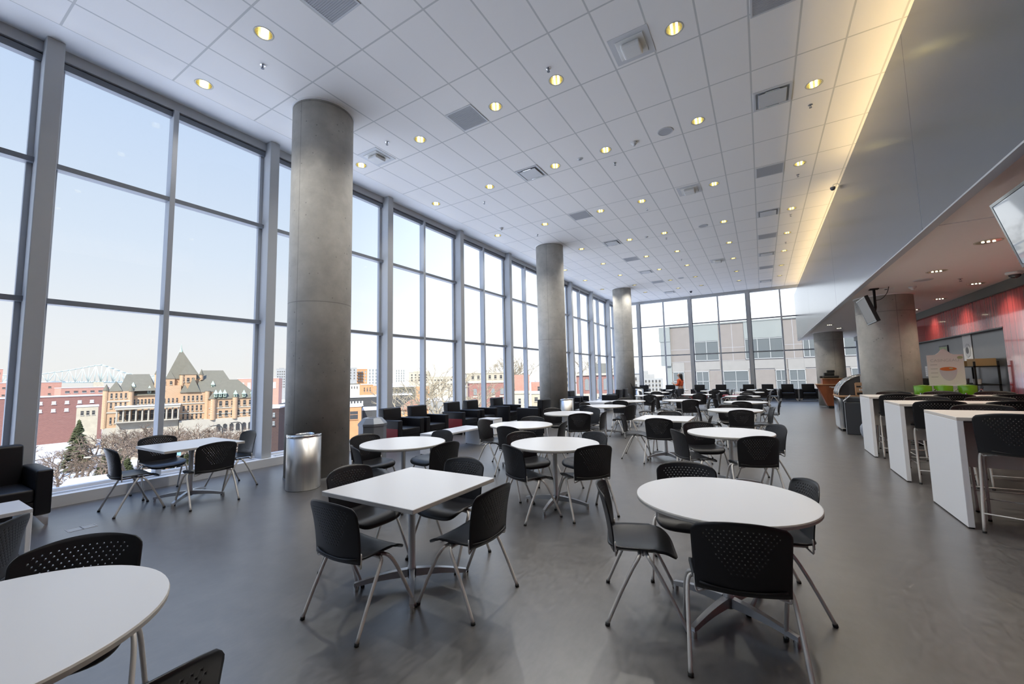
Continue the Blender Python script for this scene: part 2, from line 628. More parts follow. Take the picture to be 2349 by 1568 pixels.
# bulkhead of brushed metal sheets over the cafe edge
b0 = thing('bulkhead', 'long brushed grey metal bulkhead along the right side above the cafe', 'bulkhead', (0, 0, 0))
b0['kind'] = 'structure'
js = [Y0, 3.0 - 3.0, 6.45, 12.9, 19.35, Y1 - 0.02]
for a, d in zip(js, js[1:]):
    bm = rbox(1.69, 1.75, a + 0.004, d - 0.004, 3.10, 5.56, 0.004, 1)
    link('panel', bm, 'metal_panel', b0)
struct('trim_1', 'mullion_cap', (1.688, 1.78, Y0, Y1 - 0.02, 3.085, 3.102))
struct('trim_2', 'upper_wall', (1.75, 2.3, Y0, Y1, 5.30, 5.34))

# cove lamps lying on the ledge behind the bulkhead
for i, (a, d, lab) in enumerate(((-3.8, 11.1, 'long warm cove lamp strip behind the metal bulkhead, nearer the camera'), (12.3, 25.9, 'long warm cove lamp strip behind the metal bulkhead, nearer the far windows'))):
    c0 = thing('cove_lamp', lab, 'lamp', (2.08, a, 5.34), 0, 'cove lamps')
    part('housing', 'device_white', c0, (-0.04, 0.04, 0, d - a, 0, 0.03))
    part('lamp_tube', 'cove_tube', c0, (-0.02, 0.02, 0.02, d - a - 0.02, 0.03, 0.06))

# ------------------------------------------------------------------ window wall (left) and far wall
BIG = [1.2 + 2.87 * k for k in range(-5, 9)]
SML = [2.57 + 2.87 * k for k in range(-5, 9)]
TZ = (2.62, 4.45)
GB, GT = 0.17, 5.86
struct('trim_3', 'sill_white', (-8.05, -7.64, Y0, Y1, 0.0, 0.14))
struct('trim_4', 'sill_white', (-8.04, -7.96, Y0, Y1, 0.14, 0.18))
struct('trim_5', 'frame_dark', (-8.03, -7.93, Y0, Y1, 5.84, 5.93))
struct('trim_6', 'mullion_white', (-8.05, -7.90, Y0, Y1, 5.95, 6.12))
struct('trim_7', 'black_hole', (-8.03, -7.97, Y0, Y1, 5.93, 5.95))
# slot grilles let into the sill
for i, (a, d) in enumerate(((1.35, 3.9), (4.25, 6.75), (7.1, 9.6))):
    g = thing('sill_grille', 'long slot air grille let into the white window sill, ' + ('nearest the camera' if i == 0 else 'second from the camera' if i == 1 else 'third from the camera'), 'grille', (-7.80, a, 0.14), 0, 'sill grilles')
    part('frame', 'sill_white', g, (-0.05, -0.04, 0, d - a, 0, 0.006), (0.04, 0.05, 0, d - a, 0, 0.006))
    part('slot', 'grille_grey', g, (-0.04, -0.012, 0, d - a, 0, 0.004), (0.012, 0.04, 0, d - a, 0, 0.004))

allm = sorted([(y, 0) for y in BIG] + [(y, 1) for y in SML])
allm = [(y, k) for y, k in allm if Y0 < y < Y1 - 0.1]


def bigm(L):
    bm = rbox(-0.13, 0.13, -0.075, 0.075, 0, L, 0.006, 1)
    return bm


wn = 0
for y, k in allm:
    wn += 1
    w0 = thing('window_%d' % wn, None, None, (XG, y, 0))
    w0['kind'] = 'structure'
    if k == 0:
        link('mullion', rbox(0.02, 0.27, -0.085, 0.085, 0.14, ZC, 0.006, 1), 'mullion_white', w0)
        link('cap', rbox(-0.05, 0.02, -0.14, 0.14, 0.14, 5.95, 0.004, 1), 'mullion_cap', w0)
    else:
        link('mullion', rbox(-0.05, 0.12, -0.035, 0.035, 0.14, 5.95, 0.004, 1), 'mullion_cap', w0)
    # bay to the next mullion: transoms and panes
    nx = min([q for q, _ in allm if q > y + 0.1] + [Y1])
    L = nx - y
    part('transom', 'transom_grey', w0, *[(-0.04, 0.10, 0.03, L - 0.03, z - 0.035, z + 0.035) for z in TZ])
    for za, zb in ((GB, TZ[0]), TZ, (TZ[1], GT)):
        bm = nb()
        vs = [bm.verts.new(p) for p in ((0, 0.02, za), (0, L - 0.02, za), (0, L - 0.02, zb), (0, 0.02, zb))]
        bm.faces.new(vs)
        link('pane', bm, 'window_glass', w0)

# far wall
FB = [-6.52 + 3.03 * k for k in range(0, 4)]
FS = [-5.0 + 3.03 * k for k in range(0, 4)]
fm = sorted([(x, 0) for x in FB] + [(x, 1) for x in FS])
struct('trim_8', 'sill_white', (-8.0, 4.35, Y1 - 0.16, Y1 + 0.15, 0.0, 0.14))
struct('trim_9', 'mullion_white', (-8.0, 2.3, Y1 - 0.10, Y1 + 0.1, 5.95, 6.12))
wn = 50
prev = -7.95
for x, k in [(-7.95, 1)] + fm:
    wn += 1
    w0 = thing('window_%d' % wn, None, None, (x, Y1, 0))
    w0['kind'] = 'structure'
    ztop = 3.12 if x > 1.8 else 5.95
    if k == 0:
        link('mullion', rbox(-0.085, 0.085, -0.25, 0.0, 0.14, ztop, 0.006, 1), 'mullion_white', w0)
        link('cap', rbox(-0.12, 0.12, 0.0, 0.06, 0.14, ztop, 0.004, 1), 'mullion_cap', w0)
    else:
        link('mullion', rbox(-0.035, 0.035, -0.10, 0.05, 0.14, ztop, 0.004, 1), 'mullion_cap', w0)
    nx = min([q for q, _ in fm if q > x + 0.1] + [4.35])
    L = nx - x
    tz = TZ if x < 1.8 else TZ[:1]
    part('transom', 'transom_grey', w0, *[(0.03, L - 0.03, -0.08, 0.04, z - 0.03, z + 0.03) for z in tz])
    for za, zb in (((GB, TZ[0]), TZ, (TZ[1], GT + 0.1)) if x < 1.8 else ((GB, TZ[0]), (TZ[0], 3.12))):
        bm = nb()
        vs = [bm.verts.new(p) for p in ((0.02, 0, za), (L - 0.02, 0, za), (L - 0.02, 0, zb), (0.02, 0, zb))]
        bm.faces.new(vs)
        link('pane', bm, 'window_glass', w0)

# ------------------------------------------------------------------ columns
cl = ['thick round concrete column nearest the camera by the windows, behind the steel bin',
      'second round concrete column along the window wall',
      'third round concrete column along the window wall, farthest of its row',
      'round concrete column behind the bar tables with a small screen in front',
      'round concrete column behind the wooden stand near the far windows']
for i, (x, y, r, h) in enumerate([(-6.24, 4.09, 0.481, ZC), (-6.2, 12.85, 0.481, ZC), (-6.2, 21.6, 0.481, ZC), (2.42, 12.15, 0.5, 3.12), (2.47, 21.75, 0.5, 3.12)]):
    c0 = thing('concrete_column', cl[i], 'column', (x, y, 0), 0, 'concrete columns')
    bm = nb()
    lathe(bm, [(r, 0.0), (r, h)], 64)
    o = link('shaft', bm, 'concrete', c0)
    for f in o.data.polygons:
        f.use_smooth = len(f.vertices) == 4
    bm = nb()
    lathe(bm, [(r + 0.018, h - 0.02), (r + 0.018, h - 0.001), (r, h - 0.001), (r, h - 0.02), (r + 0.018, h - 0.02)], 64, close=False)
    link('ceiling_collar', bm, 'drywall_white', c0)
    bm = nb()
    lathe(bm, [(r + 0.002, 0.0), (r + 0.006, 0.0), (r + 0.006, 0.03), (r + 0.002, 0.03)], 64, close=False)
    link('base_joint', bm, 'grille_grey', c0)

# ------------------------------------------------------------------ downlights
ORD = ['nearest', 'second', 'third', 'fourth', 'fifth', 'sixth', 'seventh', 'eighth', 'farthest']
ORDX = ['first', 'second', 'third', 'fourth', 'fifth', 'sixth']


def downlight(loc, label, group, r=LR, power=22, depth=0.16):
    d0 = thing('downlight', label, 'ceiling light', loc, 0, group)
    bm = nb()
    lathe(bm, [(r - 0.004, 0.004), (r + 0.012, -0.004), (r + 0.016, 0.0), (r + 0.012, 0.001)], 28, close=False)
    link('trim_ring', bm, 'light_trim', d0, smooth=True)
    bm = nb()
    lathe(bm, [(r - 0.002, 0.002), (r * 0.95, depth * 0.5), (r * 0.8, depth)], 28, close=False)
    n = 28
    link('reflector', bm, 'reflector_gold', d0, smooth=True)
    bm = nb()
    cyl(bm, (0, 0), r * 0.82, r * 0.82, depth, depth + 0.01, 20)
    link('housing', bm, 'reflector_gold', d0)
    bm = nb()
    for dx_ in (-0.035, 0.035):
        cyl(bm, (dx_ * r / 0.105, 0), 0.014, 0.014, 0.035, depth, 10)
    link('bulb', bm, 'bulb', d0, smooth=True)
    return d0


spot = bpy.data.lights.new('lamp_light', 'SPOT')
spot.energy = 55
spot.color = (1.0, 0.95, 0.87)
spot.spot_size = R(120)
spot.spot_blend = 0.8
spot.shadow_soft_size = 0.05
first = None
for j, y in enumerate(LY):
    for i, x in enumerate(LX['a']):
        if any((x - cx) ** 2 + (y - cy) ** 2 < 0.4 for cx, cy in COLUMNS):
            continue
        lab = 'recessed downlight, %s from the windows, in the %s row across the high ceiling' % (ORDX[i], ORD[j])
        if first is None:
            first = downlight((x, y, ZC), lab, 'downlights in the high ceiling')
            q = first
        else:
            q = dup(first, (x, y, ZC), 0, lab)
        lo = bpy.data.objects.new('lamp_light', spot)
        COL.objects.link(lo)
        lo.parent = q
        lo.location = (0, 0, 0.02)
spot2 = bpy.data.lights.new('low_lamp_light', 'SPOT')
spot2.energy = 46
spot2.color = (1.0, 0.88, 0.68)
spot2.spot_size = R(125)
spot2.spot_blend = 0.8
spot2.shadow_soft_size = 0.05
low = [(2.6, 7.63), (2.6, 9.48), (3.66, 7.63), (3.65, 11.39), (3.66, 13.34), (3.69, 15.35), (2.15, 18.3), (2.63, 20.0), (2.6, 5.7), (3.66, 9.48)]
lowl = ['nearest in the inner row', 'third in the inner row', 'third in the outer row, partly behind the television', 'fourth in the outer row', 'fifth in the outer row', 'sixth in the outer row', 'left of the second cafe column', 'just in front of the second cafe column', 'beside the large television', 'second in the outer row']
for (x, y), s_ in zip(low, lowl):
    bm = nb()
    q = thing('downlight', 'warm downlight in the low cafe ceiling, ' + s_, 'ceiling light', (x, y, 3.12), 0, 'downlights in the low cafe ceiling')
    bm = nb()
    lathe(bm, [(0.115, -0.001), (0.13, -0.008), (0.135, -0.001)], 28, close=False)
    link('trim_ring', bm, 'light_trim', q, smooth=True)
    bm = nb()
    cyl(bm, (0, 0), 0.115, 0.115, -0.004, -0.001, 28)
    link('reflector', bm, 'reflector_gold', q)
    bm = nb()
    for dx_ in (-0.05, 0, 0.05):
        cyl(bm, (dx_, 0), 0.014, 0.014, -0.012, -0.004, 10)
    link('bulb', bm, 'bulb', q)
    lo = bpy.data.objects.new('lamp_light', spot2)
    COL.objects.link(lo)
    lo.parent = q
    lo.location = (0, 0, -0.03)

# ------------------------------------------------------------------ ceiling fittings
def cx_(k):
    return GX - PX * k - PX / 2


def place(lst, builder, name, cat, labels, group):
    f0 = None
    for (x, y), l in zip(lst, labels):
        if f0 is None:
            f0 = thing(name, l, cat, (x, y, ZC), 0, group)
            builder(f0)
        else:
            dup(f0, (x, y, ZC), 0, l)


def b_diff(o):
    h = 0.275
    part('frame', 'vent_light', o, (-h, h, -h, -h + .04, -.012, -.001), (-h, h, h - .04, h, -.012, -.001), (-h, -h + .04, -h + .04, h - .04, -.012, -.001), (h - .04, h, -h + .04, h - .04, -.012, -.001))
    part('duct_throat', 'grille_grey', o, (-h + .04, h - .04, -h + .04, h - .04, -.003, -.001))
    link('face_plate', rbox(-.2, .2, -.2, .2, -.03, -.018, .004, 1), 'vent_light', o)
    part('hanger', 'chrome', o, (-.1, .1, .21, .225, -.028, -.004))
    part('hanger', 'chrome', o, (-.1, .1, -.225, -.21, -.028, -.004))


def b_ret(o):
    h = 0.275
    part('frame', 'vent_light', o, (-h, h, -h, -h + .025, -.008, -.001), (-h, h, h - .025, h, -.008, -.001), (-h, -h + .025, -h + .025, h - .025, -.008, -.001), (h - .025, h, -h + .025, h - .025, -.008, -.001))
    part('core', 'vent_grey', o, *[(-h + .025, h - .025, -h + .03 + .0245 * k, -h + .03 + .0245 * k + .016, -.006, -.001) for k in range(20)])
    part('backing', 'vent_grey', o, (-h + .025, h - .025, -h + .025, h - .025, -.002, -.001))


def b_ap(o):
    h = 0.27
    part('mounting_tile', 'vent_light', o, (-h, h, -h, h, -.006, -.001))
    link('frame', rbox(-.19, .19, -.19, .19, -.016, -.006, .003, 1), 'device_white', o)
    link('housing', rbox(-.13, .13, -.13, .13, -.085, -.016, .03, 3), 'device_white', o)
    part('indicator', 'black_hole', o, (-.01, .01, .14, .16, -.018, -.016))


def b_spr(o):
    bm = nb(); lathe(bm, [(.035, -.001), (.035, -.006), (.02, -.01)], 16)
    link('escutcheon', bm, 'chrome', o)
    bm = nb()
    tube(bm, [(0, 0, -.008), (0, 0, -.03)], .007, 8)
    tube(bm, [(-.012, 0, -.02), (-.014, 0, -.04), (0, 0, -.052)], .003, 6)
    tube(bm, [(.012, 0, -.02), (.014, 0, -.04), (0, 0, -.052)], .003, 6)
    link('frame_arms', bm, 'frame_dark', o)
    bm = nb(); cyl(bm, (0, 0), .022, .022, -.056, -.052, 12)
    link('deflector', bm, 'frame_dark', o)


def b_speaker(o):
    bm = nb(); lathe(bm, [(.14, -.001), (.14, -.008), (.125, -.012), (.125, -.005)], 32, close=False)
    link('rim', bm, 'vent_light', o)
    bm = nb(); cyl(bm, (0, 0), .126, .126, -.006, -.001, 32)
    link('mesh_cover', bm, 'vent_grey', o)


def b_smoke(o):
    bm = nb(); lathe(bm, [(.06, -.001), (.06, -.02), (.05, -.035), (.03, -.045), (.03, -.06), (.02, -.066)], 24)
    link('base', bm, 'device_white', o, smooth=True)
    bm = nb(); cyl(bm, (0, 0), .022, .02, -.075, -.066, 16)
    link('sensor', bm, 'vent_light', o)


def b_dot(o):
    bm = nb(); lathe(bm, [(.055, -.001), (.055, -.008), (.03, -.02)], 20)
    link('rim', bm, 'vent_light', o)
    bm = nb(); cyl(bm, (0, 0), .028, .02, -.026, -.02, 14)
    link('lens', bm, 'grille_grey', o)


place([(0.43, 7.86), (-4.19, 7.86), (0.43, 13.73), (-4.19, 13.74), (0.43, 18.6), (-4.19, 18.6), (.43, 24.2), (-4.19, 24.1)], b_diff, 'air_diffuser', 'air vent',
      ['square ceiling air diffuser with gapped plate, nearest in the right line', 'square ceiling air diffuser with gapped plate, nearest in the left line', 'second air diffuser with gapped plate in the right line', 'second air diffuser with gapped plate in the left line',
       'third air diffuser with gapped plate in the right line', 'third air diffuser with gapped plate in the left line', 'air diffuser at the far end of the right line', 'air diffuser at the far end of the left line'], 'air diffusers')
place([(.43, 5.62), (-4.19, 5.50), (-4.19, 2.75), (.43, 10.8), (-4.19, 10.8), (.43, 16.12), (-4.19, 16.15), (.43, 21.0), (-4.19, 21.0)], b_ret, 'return_grille', 'air vent',
      ['grey return grille cut by the top edge of the photo at right', 'flat grey return grille right of the first column top', 'grey return grille cut by the top edge of the photo at left', 'flat grey return grille second in the right line', 'flat grey return grille second in the left line beyond a diffuser',
       'flat grey return grille third in the right line', 'flat grey return grille third in the left line', 'flat grey return grille farthest in the right line', 'flat grey return grille farthest in the left line'], 'return grilles')
place([(-1.28, 5.50), (-6.53, 5.48), (-1.28, 10.83), (-1.28, 18.5)], b_ap, 'wireless_access_point', 'ceiling device',
      ['white rounded box device on a square ceiling tile, nearest and largest', 'white rounded box device on a ceiling tile by the first column top', 'white rounded box device on a ceiling tile, second along the middle', 'white rounded box device on a ceiling tile, farthest along the middle'], 'ceiling box devices')
sp_ = [(-5.92, 2.9), (-5.94, 5.23), (-5.95, 8.5), (-2.45, 5.23), (-2.45, 8.48), (-2.45, 11.4), (1.0, 8.47), (1.0, 11.42), (-5.96, 11.49), (1.0, 14.29), (-2.5, 14.3), (-2.5, 17.36), (1.0, 17.3)]
place(sp_, b_spr, 'sprinkler_head', 'sprinkler', ['small fire sprinkler head, %s in the %s line across the ceiling' % (n_, l_) for n_, l_ in
      [('nearest', 'window-side'), ('second', 'window-side'), ('third', 'window-side'), ('nearest', 'middle'), ('second', 'middle'), ('third', 'middle'), ('nearest', 'bulkhead-side'), ('second', 'bulkhead-side'), ('fourth', 'window-side'), ('third', 'bulkhead-side'), ('fourth', 'middle'), ('fifth', 'middle'), ('fourth', 'bulkhead-side')]], 'sprinkler heads')
place([(-1.29, 7.88), (-1.30, 13.78), (-3.07, 20.81)], b_speaker, 'ceiling_speaker', 'speaker', ['round grey ceiling speaker nearest the camera', 'round grey ceiling speaker, second away', 'round grey ceiling speaker farthest away'], 'ceiling speakers')
place([(-1.89, 7.92), (-6.61, 10.34)], b_smoke, 'smoke_detector', 'smoke detector', ['white smoke detector in the middle of the ceiling left of the round speaker', 'white smoke detector near the window edge of the ceiling'], 'smoke detectors')
place([(-3.03, 7.9), (-3.04, 13.8)], b_dot, 'occupancy_sensor', 'sensor', ['small round grey ceiling sensor nearer the camera', 'small round grey ceiling sensor farther away'], 'ceiling sensors')

# lower ceiling devices
def low_thing(name, label, cat, x, y):
    return thing(name, label, cat, (x, y, 3.12))


o = low_thing('security_camera', 'dome security camera on a white base under the low cafe ceiling', 'camera', 3.80, 10.4)
bm = nb(); lathe(bm, [(.11, 0), (.11, -.03), (.085, -.05)], 24); link('base', bm, 'device_white', o, smooth=True)
bm = nb(); lathe(bm, [(.075, -.05), (.07, -.08), (.045, -.105), (.01, -.115)], 24); link('dome', bm, 'case_glass', o, smooth=True)
o = low_thing('ceiling_speaker', 'round white flush speaker in the low cafe ceiling before the column', 'speaker', 2.62, 10.25)
b_speaker(o)
o = low_thing('smoke_detector', 'small white smoke detector in the low cafe ceiling beside the column', 'smoke detector', 2.64, 10.95)
b_smoke(o)
o = low_thing('sprinkler_head', 'fire sprinkler head in the low cafe ceiling', 'sprinkler', 3.19, 10.55)
b_spr(o)
o = thing('security_camera', 'small camera fixed on top of the metal bulkhead edge under the high ceiling', 'camera', (1.70, 11.3, 5.56))
bm = nb(); tube(bm, smoothpath([(0.02, 0, 0), (0.0, 0, .08), (-.08, 0, .08), (-.10, 0, .02)]), .012, 8); link('bracket', bm, 'device_white', o)
bm = nb(); lathe(bm, [(.05, .02), (.05, -.01), (.03, -.045), (.005, -.055)], 20, c=(-.10, 0)); link('dome', bm, 'bin_dark', o, smooth=True)
struct('trim_10', 'drywall_white', (1.76, 3.6, 6.40, 6.412, 3.112, 3.12))

o = thing('security_camera', 'tiny black dome camera on the high ceiling near the far windows', 'camera', (-3.15, 24.6, ZC))
bm = nb(); lathe(bm, [(.07, 0), (.07, -.03), (.05, -.05)], 20); link('base', bm, 'bin_dark', o, smooth=True)
bm = nb(); lathe(bm, [(.048, -.05), (.04, -.08), (.01, -.10)], 20); link('dome', bm, 'case_glass', o, smooth=True)
# ------------------------------------------------------------------ chair
def backrest_bm(w=0.46, z0=0.405, z1=0.775, yb=-0.205, lean=0.055, hole=True):
    bm = nb()
    NU, NV = 35, 20
    def P(u, v):
        s = 2 * u - 1
        hw = w / 2 * (0.93 + 0.10 * v - 0.04 * v * v)
        # rounded upper corners
        if v > 0.86:
            q = (v - 0.86) / 0.14
            hw -= 0.030 * q * q
        top = z1 - 0.030 * abs(s) ** 2.2
        bot = z0 + 0.004 * abs(s)
        z = bot + (top - bot) * v
        x = s * hw
        y = yb - lean * v ** 1.4 + 0.055 * (s * s) * (0.55 + 0.45 * v) - 0.02 * v ** 3
        return Vector((x, y, z))
    g = [[bm.verts.new(P(i / NU, j / NV)) for j in range(NV + 1)] for i in range(NU + 1)]
    for i in range(NU):
        for j in range(NV):
            a, b_, c_, d = g[i][j], g[i + 1][j], g[i + 1][j + 1], g[i][j + 1]
            row = NV - 1 - j
            half = 13.5 - max(0, row - 3) * 0.72
            inside = 2 <= row <= 14 and abs(i - 17) <= half
            if hole and inside and (i + j) % 2 == 0:
                cc = [v_.co for v_ in (a, b_, c_, d)]
                ctr = sum(cc, Vector()) / 4
                ux = (cc[1] - cc[0]).normalized()
                uz = (cc[3] - cc[0]).normalized()
                rad = 0.0031
                ring = [bm.verts.new(ctr + ux * rad * math.cos(R(225 + 45 * k)) + uz * rad * math.sin(R(225 + 45 * k))) for k in range(8)]
                cs = (a, b_, c_, d)
                for q in range(4):
                    r0, r1, r2_ = ring[(2 * q) % 8], ring[(2 * q + 1) % 8], ring[(2 * q + 2) % 8]
                    f = bm.faces.new((cs[q], cs[(q + 1) % 4], r2_, r1, r0))
                    f.smooth = True
            else:
                f = bm.faces.new((a, b_, c_, d))
                f.smooth = True
    bmesh.ops.recalc_face_normals(bm, faces=bm.faces[:])
    bmesh.ops.solidify(bm, geom=bm.faces[:], thickness=0.007)
    return bm


def seat_bm(w=0.45, d=0.42, z=0.432, yc=0.0):
    bm = nb()
    NU, NV = 18, 18
    def P(u, v):
        s, t_ = 2 * u - 1, 2 * v - 1
        # superellipse-like plan
        k = max(abs(s), abs(t_))
        L = (abs(s) ** 5 + abs(t_) ** 5) ** 0.2 if k > 0 else 1
        if k > 0:
            s2, t2 = s * k / L, t_ * k / L
        else:
            s2, t2 = s, t_
        x = s2 * w / 2 * (1.0 + 0.03 * t2)
        y = yc + t2 * d / 2
        zz = z - 0.012 * (1 - s2 * s2) * (1 - 0.4 * t2) + 0.012 * abs(s2) ** 2.5 * (0.3 if t2 > 0.4 else 1)
        if t2 > 0.45:
            zz -= 0.055 * ((t2 - 0.45) / 0.55) ** 2
        if t2 < -0.6:
            zz += 0.018 * ((-t2 - 0.6) / 0.4) ** 2
        return (x, y, zz)
    g = [[bm.verts.new(P(i / NU, j / NV)) for j in range(NV + 1)] for i in range(NU + 1)]
    for i in range(NU):
        for j in range(NV):
            f = bm.faces.new((g[i][j], g[i + 1][j], g[i + 1][j + 1], g[i][j + 1]))
            f.smooth = True
    bmesh.ops.recalc_face_normals(bm, faces=bm.faces[:])
    bmesh.ops.solidify(bm, geom=bm.faces[:], thickness=0.011)
    return bm


def make_chair(label):
    t0 = thing('stacking_chair', label, 'chair', (0, 0, 0), 0, 'black perforated chairs at the tables')
    link('seat', seat_bm(), 'plastic_black', t0)
    link('backrest', backrest_bm(), 'plastic_black', t0)
    for sx in (-1, 1):
        for sy in (-1, 1):
            bm = nb()
            pts = smoothpath([(sx * .14, sy * .022, .402), (sx * .20, sy * .022, .402), (sx * .236, sy * .032, .392), (sx * .250, sy * .075, .325), (sx * .256, sy * .15, .18), (sx * .262, sy * .228, .012)], 4)
            tube(bm, pts, 0.0112, 8)
            tube(bm, [(sx * .2617, sy * .226, .016), (sx * .2625, sy * .2295, .0)], .0145, 8, mi=1)
            link('leg', bm, ['leg_silver', 'rubber_black'], t0)
    bm = nb()
    for sx in (-1, 1):
        tube(bm, [(sx * .145, .15, .402), (sx * .145, -.16, .402)], .009, 6)
    tube(bm, [(-.20, .0, .400), (.20, .0, .400)], .010, 6)
    link('seat_frame', bm, 'leg_silver', t0)
    for sx in (-1, 1):
        bm = nb()
        tube(bm, smoothpath([(sx * .15, -.15, .398), (sx * .19, -.16, .388), (sx * .212, -.165, .392), (sx * .214, -.166, .47)], 3), .0055, 6)
        link('bracket', bm, 'leg_silver', t0)
    return t0


def make_stool(label):
    dz = 0.30
    t0 = thing('bar_stool', label, 'bar stool', (0, 0, 0), 0, 'black perforated bar stools at the bar tables')
    link('seat', seat_bm(z=0.432 + dz), 'plastic_black', t0)
    link('backrest', backrest_bm(w=0.53, z0=0.405 + dz, z1=0.79 + dz), 'plastic_black', t0)
    for sx in (-1, 1):
        for sy in (-1, 1):
            bm = nb()
            pts = smoothpath([(sx * .14, sy * .10, .40 + dz), (sx * .21, sy * .12, .402 + dz), (sx * .245, sy * .13, .38 + dz), (sx * .252, sy * .16, .45), (sx * .262, sy * .235, .012)], 4)
            tube(bm, pts, 0.0125, 8)
            tube(bm, [(sx * .2617, sy * .233, .016), (sx * .2625, sy * .2355, .0)], .0155, 8, mi=1)
            link('leg', bm, ['leg_silver', 'rubber_black'], t0)
    for (a, d) in (((-.258, -.215, .17), (.258, -.215, .17)), ((-.258, .21, .22), (.258, .21, .22)), ((-.257, -.20, .25), (-.257, .20, .25)), ((.257, -.20, .25), (.257, .20, .25))):
        bm = nb()
        tube(bm, [a, d], .0065, 6)
        link('footrest_bar', bm, 'leg_silver', t0)
    bm = nb()
    for sx in (-1, 1):
        tube(bm, [(sx * .145, .15, .40 + dz), (sx * .145, -.16, .40 + dz)], .010, 6)
    link('seat_frame', bm, 'leg_silver', t0)
    for sx in (-1, 1):
        bm = nb()
        tube(bm, smoothpath([(sx * .15, -.15, .398 + dz), (sx * .20, -.16, .388 + dz), (sx * .226, -.165, .392 + dz), (sx * .228, -.166, .48 + dz)], 3), .006, 6)
        link('bracket', bm, 'leg_silver', t0)
    return t0


# ------------------------------------------------------------------ tables
TH = 0.715


def base_parts(t0, ang, L=0.385):
    for k in range(4):
        a = ang + k * PI / 2
        bm = nb()
        # tapering cast arm
        n = 6
        prev_ = None
        for i in range(n + 1):
            u = i / n
            r_ = 0.03 + (L - 0.03) * u
            hw = 0.020 - 0.006 * u
            zt = 0.115 - 0.055 * u - 0.01 * math.sin(PI * u) * -1
            zb = zt - (0.055 - 0.028 * u)
            ca, sa = math.cos(a), math.sin(a)
            cs = [(r_ * ca + s * hw * -sa, r_ * sa + s * hw * ca, z) for s, z in ((-1, zb), (1, zb), (1, zt), (-1, zt))]
            vs = [bm.verts.new(q) for q in cs]
            if prev_:
                for q in range(4):
                    bm.faces.new((prev_[q], prev_[(q + 1) % 4], vs[(q + 1) % 4], vs[q]))
            else:
                bm.faces.new(vs[::-1])
            prev_ = vs
        bm.faces.new(prev_)
        o = link('foot', bm, 'cast_aluminium', t0)
        bm = nb()
        cyl(bm, ((L - .012) * math.cos(a), (L - .012) * math.sin(a)), .017, .017, 0.0, .04, 12)
        link('glide', bm, 'chrome', o)
    bm = nb()
    lathe(bm, [(.030, .05), (.030, .13), (.026, .14), (.026, .60), (.034, .61), (.034, .66)], 20)
    link('post', bm, 'cast_aluminium', t0, smooth=True)
    part('mounting_plate', 'bin_dark', t0, (-.13, .13, -.13, .13, .665, .682))


def round_table(label, x, y, ang, r=0.52):
    t0 = thing('round_table', label, 'table', (x, y, 0), 0, 'round white cafeteria tables')
    bm = nb()
    lathe(bm, [(r - .012, TH - .030), (r - .002, TH - .024), (r, TH - .008), (r - .003, TH - .001), (r - .008, TH)], 64)
    for f in bm.faces:
        f.material_index = 1 if f.calc_center_median().z < TH - 0.0035 and len(f.verts) == 4 else 0
    o = link('tabletop', bm, ['table_white', 'table_edge'], t0)
    base_parts(t0, ang)
    return t0


def square_table(label, x, y, w=0.90, d=0.88, rz=0.0):
    t0 = thing('square_table', label, 'table', (x, y, 0), rz, 'square white cafeteria tables')
    bm = nb()
    box(bm, -w / 2, w / 2, -d / 2, d / 2, TH - .03, TH)
    for f in bm.faces:
        f.material_index = 0 if f.normal.z > .5 or f.calc_center_median().z > TH - .001 else 1
    bmesh.ops.bevel(bm, geom=bm.edges[:], offset=0.003, segments=1, affect='EDGES')
    link('tabletop', bm, ['table_white', 'table_edge'], t0)
    base_parts(t0, PI / 4, 0.40)
    return t0


